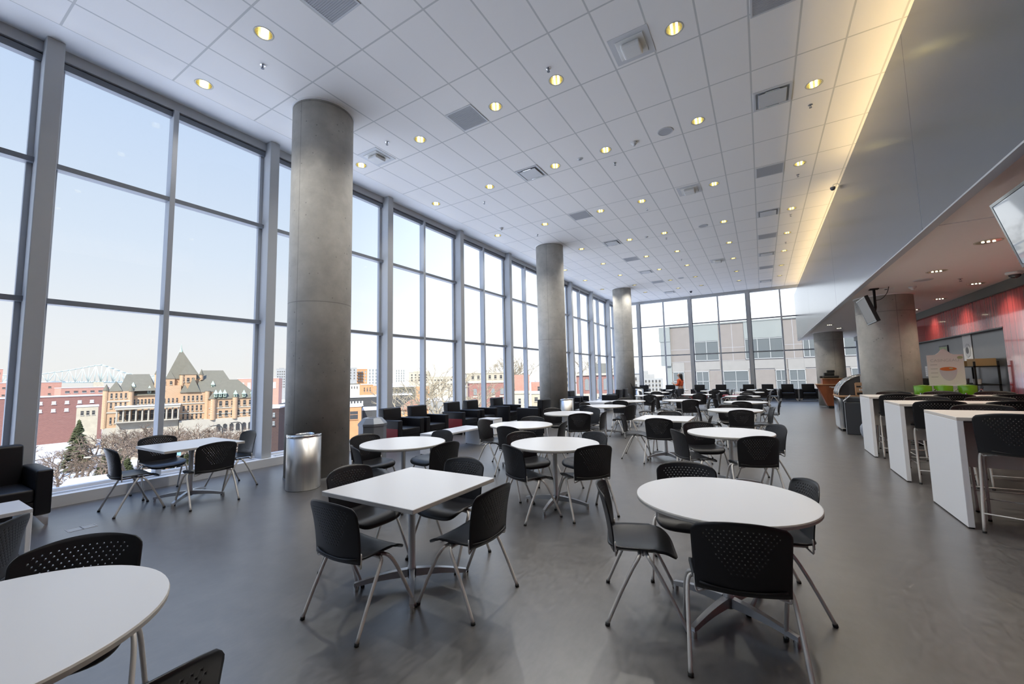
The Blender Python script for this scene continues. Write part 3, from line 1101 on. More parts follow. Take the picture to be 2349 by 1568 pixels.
# (kind, x, y, base angle, phrase, [chairs: x, y, facing in degrees, side phrase])
TABLES = [
 ('s', -2.30, 2.28, 0, 'the square table in the foreground', [(-2.32, 1.84, 90, 'on the near side of'), (-1.83, 2.36, 180, 'at the right of'), (-2.83, 2.30, 0, 'at the left of'), (-2.37, 2.78, 270, 'on the far side of')]),
 ('r', -0.27, 2.965, -25, 'the large round table in the right foreground', [(-0.755, 2.815, 18, 'at the left of'), (-0.19, 2.57, 102, 'on the near side of'), (-0.55, 3.42, 279, 'on the far side of'), (-0.02, 3.32, 196, 'at the right of')]),
 ('r', -2.215, 0.232, 20, 'the round table in the lower left corner', [(-2.63, 0.55, 336, 'on the far side of'), (-1.60, 0.40, 182, 'at the right of')]),
 ('s', -6.50, 2.46, 0, 'the square table by the left windows', [(-6.62, 1.92, 90, 'on the near side of'), (-6.10, 2.50, 180, 'at the right of'), (-7.22, 2.40, 0, 'on the window side of'), (-6.72, 3.05, 270, 'on the far side of')]),
 ('r', -3.90, 3.72, 10, 'the round table right of the steel bin', [(-4.42, 3.70, 352, 'at the left of'), (-3.86, 3.26, 62, 'on the near side of'), (-3.93, 4.24, 262, 'on the far side of'), (-3.40, 3.72, 174, 'at the right of')]),
 ('r', -2.15, 4.44, 5, 'the round table behind the foreground square one', [(-2.27, 4.02, 62, 'at the near left of'), (-1.74, 4.33, 140, 'at the near right of'), (-2.62, 4.66, 328, 'at the far left of'), (-2.0, 4.94, 245, 'at the far right of')]),
 ('r', -3.48, 5.94, 0, 'the round table before the white coffee table', [(-3.98, 5.90, 2, 'at the left of'), (-3.29, 5.47, 84, 'on the near side of'), (-3.60, 6.45, 285, 'on the far side of'), (-3.02, 6.09, 190, 'at the right of')]),
 ('r', -3.58, 8.11, 15, 'the round table beside the second column', [(-4.02, 8.42, 318, 'at the far left of'), (-3.23, 7.74, 125, 'at the near right of'), (-3.42, 8.74, 258, 'at the far right of'), (-3.02, 8.10, 185, 'at the right of')]),
 ('s', -1.55, 7.75, 0, 'the square table in the middle distance', [(-1.53, 7.35, 90, 'on the near side of'), (-2.06, 7.68, 8, 'at the left of'), (-1.60, 8.28, 272, 'on the far side of'), (-1.05, 7.82, 185, 'at the right of')]),
 ('r', -0.42, 6.18, 30, 'the round table behind the foreground round one', [(-0.82, 5.87, 34, 'at the near left of'), (-0.17, 5.73, 112, 'at the near right of'), (-0.78, 6.58, 297, 'at the far left of'), (-0.07, 6.62, 212, 'at the far right of')]),
 ('r', -0.55, 9.86, 10, 'the third round table along the right aisle', [(-1.02, 9.80, 5, 'at the left of'), (-0.44, 9.44, 98, 'on the near side of'), (-0.66, 10.35, 283, 'on the far side of'), (-0.10, 10.0, 190, 'at the right of')]),
 ('r', -0.44, 12.55, 40, 'the fourth round table along the right aisle', [(-0.96, 12.7, 352, 'at the left of'), (-0.49, 12.07, 88, 'on the near side of'), (-0.32, 13.12, 250, 'on the far side of'), (0.10, 12.5, 180, 'at the right of')]),
 ('r', -3.51, 10.28, 20, 'the round table beyond the second column', [(-3.98, 10.5, 340, 'at the left of'), (-3.68, 9.76, 74, 'on the near side of'), (-3.08, 10.6, 218, 'at the far right of'), (-2.98, 10.06, 160, 'at the near right of')]),
 ('r', -3.53, 12.39, 0, 'the second round table beyond the second column', [(-3.72, 12.88, 292, 'on the far side of'), (-3.54, 11.88, 92, 'on the near side of'), (-2.97, 12.40, 180, 'at the right of')]),
 ('r', -2.10, 13.05, 25, 'the middle round table by the third column', [(-2.62, 13.1, 355, 'at the left of'), (-1.85, 12.6, 112, 'on the near side of'), (-2.15, 13.56, 272, 'on the far side of'), (-1.60, 13.2, 190, 'at the right of')]),
 ('r', -3.65, 15.7, 0, 'the round table beyond the third column', [(-4.15, 15.7, 0, 'at the left of'), (-3.5, 15.2, 100, 'on the near side of'), (-3.15, 15.9, 200, 'at the right of')]),
 ('r', -2.15, 16.6, 10, 'the round table in the middle far row', [(-2.64, 16.5, 5, 'at the left of'), (-2.0, 16.1, 100, 'on the near side of'), (-1.65, 16.7, 190, 'at the right of')]),
 ('r', -0.62, 15.6, 35, 'the fifth round table along the right aisle', [(-1.12, 15.6, 0, 'at the left of'), (-0.55, 15.1, 95, 'on the near side of'), (-0.55, 16.1, 265, 'on the far side of'), (-0.12, 15.5, 178, 'at the right of')]),
 ('r', -0.50, 18.7, 15, 'the sixth round table along the right aisle', [(-1.0, 18.7, 0, 'at the left of'), (-0.5, 18.2, 90, 'on the near side of'), (0.0, 18.8, 185, 'at the right of')]),
 ('r', -4.0, 18.6, 15, 'the round table by the far lounge chairs', [(-4.5, 18.6, 0, 'at the left of'), (-3.9, 18.1, 100, 'on the near side of'), (-3.5, 18.7, 190, 'at the right of')]),
 ('r', -3.6, 21.2, 15, 'the last round table at far left', [(-4.1, 21.2, 0, 'at the left of'), (-3.5, 20.7, 95, 'on the near side of'), (-3.1, 21.2, 180, 'at the right of')]),
 ('r', -1.9, 20.0, 15, 'the middle round table nearest the far windows', [(-2.4, 20.0, 0, 'at the left of'), (-1.8, 19.5, 95, 'on the near side of'), (-1.4, 20.1, 190, 'at the right of')]),
 ('r', -0.15, 21.3, 15, 'the last round table at far right', [(-0.65, 21.3, 0, 'at the left of'), (-0.1, 20.8, 95, 'on the near side of'), (0.35, 21.3, 180, 'at the right of')]),
 ('r', -1.9, 10.6, 15, None, []),
]
proto = None
for k, x, y, a, ph, chs in TABLES:
    if ph is None:
        continue
    lab = ph.replace('the ', 'white-topped ', 1)
    if k == 's':
        square_table(lab + ', pedestal base', x, y)
    else:
        round_table(lab + ', pedestal base', x, y, R(a))
    for (cx, cy, f, side) in chs:
        cl_ = 'black perforated chair ' + side + ' ' + ph
        if proto is None:
            proto = make_chair(cl_)
            proto.location = (cx, cy, 0)
            proto.rotation_euler = (0, 0, R(f - 90))
        else:
            dup(proto, (cx, cy, 0), R(f - 90), cl_)
dup(proto, (-3.80, 0.34, 0), R(235 - 90), 'black chair at the left photo edge beside the low white table')
dup(proto, (3.3, 13.0, 0), R(200 - 90), 'black perforated chair behind the bar tables before the shelf rack')

# ------------------------------------------------------------------ bar tables and stools
BARS = [(5.58, 6.50, 'nearest', 'nearest'), (7.48, 8.32, 'middle', 'middle'), (9.32, 10.14, 'farthest', 'farthest')]
sproto = None
for bi, (ya, yb, nm, _) in enumerate(BARS):
    t0 = thing('bar_table', 'high white bar table with solid end panel, %s of the three' % nm, 'table', (1.55, ya, 0), 0, 'white bar tables')
    D = yb - ya
    link('end_panel', rbox(0, .048, 0, D, .012, .995, .003, 1), 'bar_white', t0)
    link('end_panel', rbox(2.36, 2.408, 0, D, .012, .995, .003, 1), 'bar_white', t0)
    link('tabletop', rbox(0, 2.408, 0, D, .995, 1.03, .003, 1), 'bar_top', t0)
    part('modesty_panel', 'bar_panel', t0, (.048, 2.36, D * .33 - .012, D * .33 + .012, .52, .955))
    part('top_rail', 'vent_grey', t0, (.048, 2.36, D * .33 - .03, D * .33 + .03, .955, .995), (.048, 2.36, D - .25, D - .22, .955, .995))
    part('plinth', 'rubber_black', t0, (.004, .044, .01, D - .01, 0, .012), (2.364, 2.404, .01, D - .01, 0, .012))
    for i, sx in enumerate((1.95, 2.60, 3.25)):
        for side, sy, rz in (('near', ya + .17, 0.0), ('far', yb - .02, PI)):
            xx = sx + (0.13 if side == 'far' else (0.0 if bi == 0 else -0.02))
            lab = 'black perforated bar stool, %s along the %s side of the %s bar table' % (('first', 'second', 'third')[i], side, nm)
            if sproto is None:
                sproto = make_stool(lab)
                sproto.location = (1.96, 5.62, 0)
                sproto.rotation_euler = (0, 0, R(-22))
            else:
                dup(sproto, (xx, sy, 0), rz, lab)
# ------------------------------------------------------------------ lounge furniture
def make_armchair(label, red=False):
    t0 = thing('armchair', label, 'armchair', (0, 0, 0), 0, 'black leather lounge armchairs')
    # local: faces +y, width along x
    for sx in (-1, 1):
        x0, x1 = sorted((sx * .27, sx * .40))
        link('armrest', rbox(x0, x1, -.36, .36, .12, .60, .022, 3), 'leather_black', t0, smooth=True)
    link('seat_cushion', rbox(-.268, .268, -.22, .36, .27, .41, .03, 3), 'leather_black', t0, smooth=True)
    link('front_rail', rbox(-.268, .268, .27, .345, .12, .268, .008, 2), 'leather_black', t0)
    bm = rbox(-.268, .268, -.39, -.21, .12, .84, .03, 3)
    for v in bm.verts:
        if v.co.z > .4:
            v.co.y -= (v.co.z - .4) * .12
    link('back_cushion', bm, 'leather_black', t0, smooth=True)
    link('back_panel', rbox(-.268, .268, -.36, -.30, .12, .40, .008, 1), 'leather_black', t0)
    for sx in (-1, 1):
        for sy in (-1, 1):
            bm = nb()
            x, y = sx * .385, sy * .345
            vs = [bm.verts.new(p) for p in ((x, y, .12), (x - sx * .10, y, .12), (x - sx * .10, y - sy * .012, .12), (x, y - sy * .012, .12), (x, y, 0.0), (x - sx * .022, y, 0), (x - sx * .022, y - sy * .012, 0), (x, y - sy * .012, 0))]
            for ids in ((0, 1, 5, 4), (1, 2, 6, 5), (2, 3, 7, 6), (3, 0, 4, 7), (3, 2, 1, 0), (4, 5, 6, 7)):
                bm.faces.new([vs[i] for i in ids])
            bmesh.ops.recalc_face_normals(bm, faces=bm.faces[:])
            link('leg', bm, 'chrome', t0)
    if red:
        o = link('side_panel', rbox(-.408, -.400, -.34, .34, .13, .42, .003, 1), 'red_fabric', t0)
        o['label'] = 'dark red lower side panel'
        o = link('side_panel', rbox(.400, .408, -.34, .34, .13, .42, .003, 1), 'red_fabric', t0)
        o['label'] = 'dark red lower side panel'
    return t0


# facing angle in degrees (0 = into the room from the window wall)
plain = make_armchair('black leather armchair cut by the left edge of the photo by the windows')
plain.location = (-7.12, 0.88, 0)
plain.rotation_euler = (0, 0, R(-90))
redp = make_armchair('black armchair with red side panel beside the grey bin', True)
redp.location = (-7.20, 6.78, 0)
redp.rotation_euler = (0, 0, R(-90))
def ac(src, x, y, f, lab):
    return dup(src, (x, y, 0), R(f - 90), lab)


ac(plain, -7.20, 7.66, 0, 'black armchair second from the grey bin along the windows')
ac(redp, -7.20, 9.02, 0, 'black armchair with red side panel, third from the grey bin')
ac(plain, -7.20, 9.90, 0, 'black armchair fourth from the grey bin along the windows')
ac(plain, -5.85, 10.75, 180, 'black armchair facing the windows just before the second column')
ac(plain, -7.20, 11.30, 0, 'black armchair against the windows, fifth from the grey bin')
ac(plain, -7.0, 16.0, 0, 'black armchair by the windows just beyond the second column')
ac(plain, -7.0, 16.95, 0, 'black armchair by the windows, second beyond the second column')
ac(plain, -6.0, 18.6, 180, 'black armchair facing the windows before the third column')
ac(plain, -6.0, 19.5, 180, 'black armchair facing the windows, touching the third column side')
fx = [-6.3, -4.75, -3.15, -2.05, -0.70, 0.18, 1.06, 1.94]
fl_ = ['leftmost', 'second from the left', 'third from the left', 'fourth from the left', 'fifth from the left', 'third from the right', 'second from the right', 'rightmost']
for x, l in zip(fx, fl_):
    ac(plain, x, 25.55, 270, 'black armchair against the far window wall, %s of eight' % l)
# small white shelves between the far armchairs, coffee tables
def coffee(label, x0, x1, y0, y1, h=.40):
    t0 = thing('coffee_table', label, 'table', (x0, y0, 0), 0, 'low white coffee tables')
    w_, d_ = x1 - x0, y1 - y0
    link('tabletop', rbox(0, w_, 0, d_, h - .035, h, .003, 1), 'table_white', t0)
    if d_ > w_:
        link('side_panel', rbox(0, w_, 0, .035, .01, h - .035, .003, 1), 'bar_white', t0)
        link('side_panel', rbox(0, w_, d_ - .035, d_, .01, h - .035, .003, 1), 'bar_white', t0)
    else:
        link('side_panel', rbox(0, .035, 0, d_, .01, h - .035, .003, 1), 'bar_white', t0)
        link('side_panel', rbox(w_ - .035, w_, 0, d_, .01, h - .035, .003, 1), 'bar_white', t0)
    part('glides', 'rubber_black', t0, (.01, .03, .01, .03, 0, .01), (w_ - .03, w_ - .01, .01, .03, 0, .01), (.01, .03, d_ - .03, d_ - .01, 0, .01), (w_ - .03, w_ - .01, d_ - .03, d_ - .01, 0, .01)).name = 'glide'
    return t0


coffee('low white table at the left edge before the cut-off armchair', -6.15, -5.60, -.1, .95, .43)
coffee('low white open coffee table in front of the red-sided armchairs', -5.95, -5.40, 6.12, 7.62, .41)
coffee('low white coffee table before the second column', -6.6, -6.1, 11.9, 12.3, .41).location.y = 9.0
coffee('low white coffee table between the far left armchairs', -6.35, -5.5, 16.0, 17.3, .41)
for x, l in ((-1.38, 'left'), (0.62, 'middle'), (1.5, 'right')):
    s0 = thing('side_table', 'narrow white-topped side table between the far armchairs, %s one' % l, 'table', (x, 25.55, 0), 0, 'narrow side tables between far armchairs')
    part('tabletop', 'table_white', s0, (-.035, .035, -.30, .30, .585, .605))
    part('post', 'cast_aluminium', s0, (-.02, .02, -.05, .05, .02, .585))
    part('base', 'bin_dark', s0, (-.03, .03, -.25, .25, 0, .02))
for x, y, l in ((-3.0, 22.6, 'left'), (-1.2, 22.7, 'right')):
    s0 = thing('ottoman', 'dark red upholstered bench beyond the tables, %s one' % l, 'bench', (x, y, 0), 0, 'red benches at the far end')
    link('cushion', rbox(-.55, .55, -.25, .25, .22, .42, .03, 3), 'red_fabric', s0, smooth=True)
    link('base', rbox(-.52, .52, -.22, .22, .0, .22, .005, 1), 'leather_black', s0)

# ------------------------------------------------------------------ bins
def steel_bin(label, x, y, r=.17, h=.76):
    t0 = thing('waste_bin', label, 'bin', (x, y, 0), 0, 'round steel bins')
    bm = nb()
    lathe(bm, [(r * .97, 0), (r, .01), (r, h - .02)], 48)
    link('body', bm, 'steel_brushed', t0, smooth=False)
    for f in t0.children[0].data.polygons:
        f.use_smooth = len(f.vertices) == 4
    bm = nb()
    lathe(bm, [(r + .003, h - .035), (r + .005, h - .005), (r - .01, h), (r * .62, h - .006), (r * .60, h - .03)], 48, close=False)
    link('lid_ring', bm, 'chrome', t0, smooth=True)
    bm = nb()
    cyl(bm, (0, 0), r * .62, r * .62, h - .03, h - .022, 32)
    link('opening', bm, 'black_hole', t0)
    return t0


steel_bin('round brushed steel bin in front of the first concrete column', -5.66, 3.50, .225, .76)
steel_bin('round brushed steel bin beside the second concrete column', -5.55, 12.45, .22, .76)
steel_bin('round brushed steel bin beside the third concrete column', -5.48, 21.4, .22, .76)
t0 = thing('umbrella', 'black folded umbrella lying on the steel bin by the third column', 'umbrella', (-5.48, 21.4, .765))
bm = nb()
tube(bm, [(-.3, -.1, .08), (0, 0, .05), (.25, .1, .03)], [.06, .05, .01], 10)
link('canopy', bm, 'rubber_black', t0)
bm = nb()
tube(bm, [(-.3, -.1, .08), (-.38, -.12, .3)], .02, 8)
link('handle', bm, 'rubber_black', t0)

t0 = thing('recycling_bin', 'grey octagonal recycling bin with sloped hood beside the first red-sided armchair', 'bin', (-6.28, 5.22, 0), R(10))
prof = [(.25, .0), (.25, .66)]
bm = nb(); lathe(bm, prof, 8); link('body', bm, 'bin_grey', t0)
bm = nb(); lathe(bm, [(.262, .66), (.262, .70), (.17, .80)], 8); link('hood', bm, 'bin_grey', t0)
bm = nb(); lathe(bm, [(.12, .8005), (.12, .803), (.085, .804), (.085, .8005)], 32, close=False); link('opening_rim', bm, 'vent_grey', t0)
bm = nb(); cyl(bm, (0, 0), .088, .088, .8, .802, 32); link('opening', bm, 'black_hole', t0)
bm = nb(); box(bm, .20, .235, -.03, .03, .35, .55); link('handle', bm, 'black_hole', t0)

# floor box
t0 = thing('floor_outlet', 'small metal floor outlet plate near the left windows', 'outlet', (-6.28, 1.42, 0), 0)
part('frame', 'vent_grey', t0, (-.07, -.063, -.11, .11, 0, .003), (.063, .07, -.11, .11, 0, .003), (-.063, .063, -.11, -.103, 0, .003), (-.063, .063, .103, .11, 0, .003))
part('cover', 'grille_grey', t0, (-.06, .06, -.10, .10, 0, .002))
part('hinge', 'bin_dark', t0, (-.07, .07, -.003, .003, .003, .005))

# ------------------------------------------------------------------ cafe wall and fittings
t0 = thing('red_wall_panelling', 'glossy ribbed red wall panelling around the cafe serving shutter', 'panelling', (0, 0, 0))
t0['kind'] = 'structure'
for a, d in ((-3.8, 0), (0, 2.3), (2.3, 4.6), (4.6, 7.0), (7.0, 9.4), (9.4, 11.78)):
    part('panel', 'red_panel', t0, (4.06, 4.12, a + .003, d - .003, 0.0, 2.93))
for a, d in ((11.78, 15.0), (15.0, 18.2), (18.2, 21.4)):
    part('panel', 'red_panel', t0, (4.06, 4.12, a + .003, d - .003, 2.28, 2.93))
struct('trim_11', 'dark_band', (4.0, 4.35, Y0, Y1, 2.93, 3.12))
struct('wall_cafe', 'shutter_grey', (4.20, 4.26, 11.78, 21.4, 0, 2.28))
struct('trim_12', 'bin_dark', (4.05, 4.14, 11.78, 21.4, 2.255, 2.28))
struct('wall_cafe_end', 'upper_wall', (4.06, 4.35, 21.4, 21.5, 0, 2.93))

# wooden stand (maitre d' / till) with phones on top
t0 = thing('wooden_stand', 'tapered reddish wooden stand beside the far cafe column', 'counter', (2.30, 20.75, 0))
bm = nb()
vb = [(-.17, -.28), (.30, -.28), (.30, .28), (-.17, .28)]
vt = [(-.46, -.34), (.34, -.34), (.34, .34), (-.46, .34)]
a_ = [bm.verts.new((x, y, .10)) for x, y in vb]
c_ = [bm.verts.new((x, y, .93)) for x, y in vt]
for i in range(4):
    bm.faces.new((a_[i], a_[(i + 1) % 4], c_[(i + 1) % 4], c_[i]))
bm.faces.new(a_[::-1]); bm.faces.new(c_)
link('body', bm, 'wood_red', t0)
part('plinth', 'rubber_black', t0, (-.14, .28, -.25, .25, 0, .10))
part('upper_box', 'wood_red', t0, (-.28, .34, -.34, .30, .96, 1.17))
part('ledge', 'wood_light', t0, (-.48, .36, -.36, .36, .93, .96), (-.30, .36, -.36, .32, 1.17, 1.19))
part('nameplate', 'sign_white', t0, (-.08, .22, -.347, -.342, .84, .86), (-.02, .16, -.347, -.342, .81, .825))
t0 = thing('serving_tray', 'stack of black trays on the tall part of the wooden stand', 'trays', (2.28, 20.7, 1.19))
link('tray', rbox(-.22, .28, -.25, .2, 0, .10, .04, 3), 'rubber_black', t0, smooth=True)
link('tray', rbox(-.30, .0, .0, .25, .0, .09, .03, 3), 'rubber_black', t0, smooth=True)
link('tray', rbox(-.16, .16, -.08, .22, .10, .22, .02, 2), 'rubber_black', t0, smooth=True)
link('tray', rbox(-.06, .18, -.05, .2, .22, .32, .02, 2), 'rubber_black', t0, smooth=True)

# refrigerated display case with curved glass front
t0 = thing('display_case', 'steel refrigerated display case with curved glass front beside the cafe column', 'display case', (1.56, 12.95, 0))
link('body', rbox(0, 1.15, 0, .80, .04, .84, .06, 4), 'chrome', t0, smooth=True)
part('plinth', 'rubber_black', t0, (.05, 1.1, .05, .75, 0, .04))
part('counter_ledge', 'wood_light', t0, (.0, 1.18, -.16, .82, .84, .875))
bm = nb()
n = 10
pts = [(0.02 + .62 * (1 - math.cos(R(90 * i / n))), .88 + .50 * math.sin(R(90 * i / n))) for i in range(n + 1)]
a_ = [bm.verts.new((x, .02, z)) for x, z in pts]
c_ = [bm.verts.new((x, .78, z)) for x, z in pts]
for i in range(n):
    f = bm.faces.new((a_[i], a_[i + 1], c_[i + 1], c_[i])); f.smooth = True
bm.faces.new(a_[::-1] + [bm.verts.new((1.12, .02, 1.38)), bm.verts.new((1.12, .02, .88))][::1]) if False else None
link('curved_glass', bm, 'case_glass', t0)
bm = nb()
poly = [(x + .01, z - .01) for x, z in pts] + [(1.12, 1.37), (1.12, .88)]
prism(bm, poly, .03, .05)
link('side_glass', bm, 'case_glass', t0)
bm = nb()
prism(bm, poly, .75, .77)
link('side_glass', bm, 'case_glass', t0)
bm = nb()
tube(bm, [(x, .02, z) for x, z in pts], .012, 6)
tube(bm, [(x, .78, z) for x, z in pts], .012, 6)
tube(bm, [(x, .40, z) for x, z in pts], .008, 6)
link('edge_strip', bm, 'chrome', t0)
part('top_board', 'bin_grey', t0, (.55, 1.12, .05, .75, 1.385, 1.40))
part('price_strip', 'sign_grey', t0, (.46, .56, .0, .015, 1.02, 1.36))
t0 = thing('snack_basket', 'wooden crate with white lettering at the front of the display case', 'crate', (2.0, 12.86, .875))
part('front_board', 'wood_light', t0, (-.10, .40, -.06, -.045, .08, .20), (-.10, .40, -.06, -.045, .24, .32))
part('side_board', 'wood_light', t0, (-.10, -.085, -.045, .08, .0, .30))
part('side_board', 'wood_light', t0, (.385, .40, -.045, .08, .0, .30))
part('floor_board', 'wood_light', t0, (-.10, .40, -.06, .08, .0, .012))
part('lettering', 'sign_white', t0, *[(-.04 + .035 * k, -.018 + .035 * k, -.066, -.060, .12, .17) for k in range(9) if k not in (4,)])
t0 = thing('waste_bin', 'grey and black square bin with open lid before the display case', 'bin', (1.60, 12.36, 0), R(-6))
link('side_shell', rbox(0.0, .012, 0, .42, .0, .74, .002, 1), 'bin_grey', t0)
link('body', rbox(.012, .42, 0, .42, .0, .74, .01, 1), 'bin_dark', t0)
link('hood', rbox(.03, .41, .03, .40, .74, .86, .03, 2), 'bin_dark', t0)
bm = nb()
vs = [bm.verts.new(p) for p in ((-.02, -.02, .76), (.12, -.02, .90), (.12, .10, .92), (-.02, .10, .78))]
bm.faces.new(vs)
bmesh.ops.solidify(bm, geom=bm.faces[:], thickness=.008)
link('lid_flap', bm, 'sign_white', t0)
t0 = thing('bin_bag', 'full translucent rubbish bag on the floor beside the black bin', 'bag', (1.88, 11.62, 0))
bm = nb()
bmesh.ops.create_icosphere(bm, subdivisions=3, radius=.15)
for v in bm.verts:
    v.co.z = max(v.co.z * 1.5 + .2, .0)
    v.co += v.co.normalized() * random.uniform(-.012, .012)
    k_ = max(0, v.co.z - .3)
    v.co.x *= 1 - k_ * 3; v.co.y *= 1 - k_ * 3
o = link('bag_body', bm, 'plastic_bag', t0)
bm = nb(); tube(bm, [(0, 0, .36), (.01, 0, .40), (.05, .02, .46)], [.03, .012, .035], 8); link('knot', bm, 'plastic_bag', t0)

# soup counter behind the bar tables
t0 = thing('serving_counter', 'cafe serving counter behind the farthest bar table under the green pots', 'counter', (2.40, 10.95, 0))
link('body', rbox(.02, 1.56, .02, .50, .06, .93, .004, 1), 'bin_dark', t0)
link('worktop', rbox(0, 1.60, 0, .56, .93, .96, .004, 1), 'bin_grey', t0)
part('plinth', 'rubber_black', t0, (.05, 1.35, .05, .48, 0, .06))
def pot(label, x):
    p = thing('soup_kettle', label, 'soup kettle', (x, 11.2, .96), 0, 'green soup kettles')
    bm = nb(); lathe(bm, [(.120, 0), (.127, .02), (.133, .18), (.128, .19)], 36); link('body', bm, 'enamel_green', p, smooth=False)
    for f in p.children[0].data.polygons: f.use_smooth = len(f.vertices) == 4
    bm = nb(); lathe(bm, [(.134, .185), (.134, .196), (.09, .205), (.02, .215)], 36); link('lid', bm, 'enamel_green', p)
    bm = nb(); tube(bm, smoothpath([(.09, -.09, .04), (.115, -.125, .10), (.15, -.115, .13), (.175, -.09, .08)]), .008, 8); link('handle', bm, 'chrome', p)
    bm = nb(); cyl(bm, (-.06, -.125), .016, .016, .02, .06, 12); link('control_knob', bm, 'chrome', p)
    return p


for x, l in ((2.69, 'leftmost'), (2.985, 'middle'), (3.31, 'rightmost')):
    pot('bright green soup kettle with silver handle on the cafe counter, %s of three' % l, x)
t0 = thing('paper_cup_stack', 'small cream bowl on the counter left of the green kettles', 'bowl', (2.47, 11.10, .96))
bm = nb(); lathe(bm, [(.03, 0), (.055, .05), (.058, .06)], 20); link('bowl', bm, 'cream', t0); t0.name = 'soup_bowl'

t0 = thing('menu_sign', 'white arched soup sign with a bowl picture behind the green kettles', 'sign', (3.12, 11.42, .96))
bm = nb()
top = [(-.27, .80)]
for i in range(13):
    u = i / 12
    xx = -.27 + .52 * u
    zz = .80 + .13 * math.exp(-((xx + .02) / .075) ** 2)
    top.append((xx, zz))
poly = [(-.27, .19), (.25, .19), (.25, .80)] + [(x, z) for x, z in top[::-1][0:-1]]
prism(bm, poly, 0, .015)
bmesh.ops.recalc_face_normals(bm, faces=bm.faces[:])
link('board', bm, 'sign_white', t0)
part('stand_base', 'sign_grey', t0, (-.25, .25, -.02, .03, .0, .19))
part('card', 'sign_white', t0, (-.20, -.08, -.024, -.02, .07, .13), (-.05, .07, -.024, -.02, .07, .13), (.10, .22, -.024, -.02, .07, .13))
bm = nb()
pl = [(.02 + .125 * math.cos(R(a)), .515 + .0 + .23 * math.sin(R(a)) * (1 if a > 180 else .0)) for a in range(180, 361, 12)]
prism(bm, pl, -.004, .0)
bmesh.ops.recalc_face_normals(bm, faces=bm.faces[:])
link('bowl_picture', bm, 'bowl_lilac', t0)
bm = nb()
prism(bm, [(.02 + .12 * math.cos(R(a)), .52 + .038 * math.sin(R(a))) for a in range(0, 360, 15)], -.006, -.003)
link('soup_picture', bm, 'soup_orange', t0)
bm = nb()
prism(bm, [(.06 + .03 * math.cos(R(a)), .53 + .012 * math.sin(R(a))) for a in range(0, 360, 30)], -.008, -.006)
prism(bm, [(.20 + .04 * math.cos(R(a)), .74 + .03 * math.sin(R(a))) for a in range(0, 360, 30)], -.004, -.001)
link('herb_picture', bm, 'print_green', t0)
def text(name, s, m, parent, loc, size, rot=(PI / 2, 0, 0), sx=1.0):
    cu = bpy.data.curves.new(name, 'FONT')
    cu.body = s
    cu.size = size
    cu.extrude = 0.001
    cu.align_x = 'CENTER'
    tmp = bpy.data.objects.new(name, cu)
    COL.objects.link(tmp)
    dg = bpy.context.evaluated_depsgraph_get()
    me = bpy.data.meshes.new_from_object(tmp.evaluated_get(dg))
    COL.objects.unlink(tmp)
    bpy.data.objects.remove(tmp)
    o_ = bpy.data.objects.new(name, me)
    COL.objects.link(o_)
    me.materials.clear()
    me.materials.append(MATS[m])
    o_.parent = parent
    o_.location = loc
    o_.rotation_euler = rot
    o_.scale = (sx, 1, 1)
    return o_


text('lettering', 'CASINGEAU', 'sign_grey', t0, (-.02, -.004, .665), .075)
part('menu_lines', 'print_grey', t0, *[(-.23, -.13, -.004, 0, z, z + .008) for z in (.60, .52, .44, .36)])

t0 = thing('poster', 'small framed food picture on the grey shutter left of the sign', 'poster', (4.195, 15.4, 1.80))
part('frame', 'bin_dark', t0, (-.012, 0, -.30, .30, -.30, .30))
part('picture', 'print_green', t0, (-.016, -.012, -.26, .26, -.26, .26))
t0 = thing('poster', 'white coffee cup poster on the grey shutter right of the sign', 'poster', (4.195, 13.9, 1.92))
part('sheet', 'sign_white', t0, (-.008, 0, -.24, .24, -.32, .36))
bm = nb(); lathe(bm, [(.14, 0), (.16, .004), (.11, .006)], 28); o = link('cup_picture', bm, 'sign_grey', t0); o.rotation_euler = (0, -PI / 2, 0); o.location = (-.009, 0, -.02)
bm = nb(); cyl(bm, (0, 0), .08, .08, .004, .009, 24); o = link('coffee_picture', bm, 'bin_dark', t0); o.rotation_euler = (0, -PI / 2, 0); o.location = (-.009, 0, -.02)
t0 = thing('notice_sheet', 'pair of white paper notices on the grey wall by the cafe column', 'notice', (4.195, 16.8, 1.42))
part('sheet', 'sign_white', t0, (-.004, 0, .04, .22, -.16, .14))
part('sheet', 'sign_white', t0, (-.004, 0, -.22, -.04, -.17, .13))
part('print_lines', 'print_grey', t0, *[(-.006, -.004, a, a + .13, z, z + .012) for a in (.06, -.20) for z in (-.1, -.04, .02, .08)])

t0 = thing('shelf_rack', 'black metal shelf rack with cups against the grey shutter', 'shelf', (3.78, 12.35, 0))
part('post', 'rubber_black', t0, (0, .03, 0, .03, 0, 1.62)); part('post', 'rubber_black', t0, (.34, .37, 0, .03, 0, 1.62))
part('post', 'rubber_black', t0, (0, .03, 1.22, 1.25, 0, 1.55)); part('post', 'rubber_black', t0, (.34, .37, 1.22, 1.25, 0, 1.55))
part('post', 'rubber_black', t0, (0, .03, .6, .63, 0, 1.62))
for z in (.25, .72, 1.12, 1.50):
    part('shelf', 'rubber_black', t0, (0, .37, 0, 1.25, z, z + .025))
for i, (yy, z, mm, lab, sz) in enumerate((( .25, 1.525, 'cardboard', 'open cardboard box on the top shelf of the black rack, right one', .26), (.85, 1.525, 'cardboard', 'long cardboard tray on the top shelf of the black rack, left one', .20))):
    q = thing('cardboard_box', lab, 'box', (3.84, 12.35 + yy, z), 0)
    part('walls', mm, q, (0, .30, -.16, -.15, 0, sz * .6), (0, .30, .25, .26, 0, sz * .6), (0, .008, -.15, .25, 0, sz * .6), (.292, .30, -.15, .25, 0, sz * .6)).name = 'wall'
    part('bottom', mm, q, (.008, .292, -.15, .25, 0, .006))
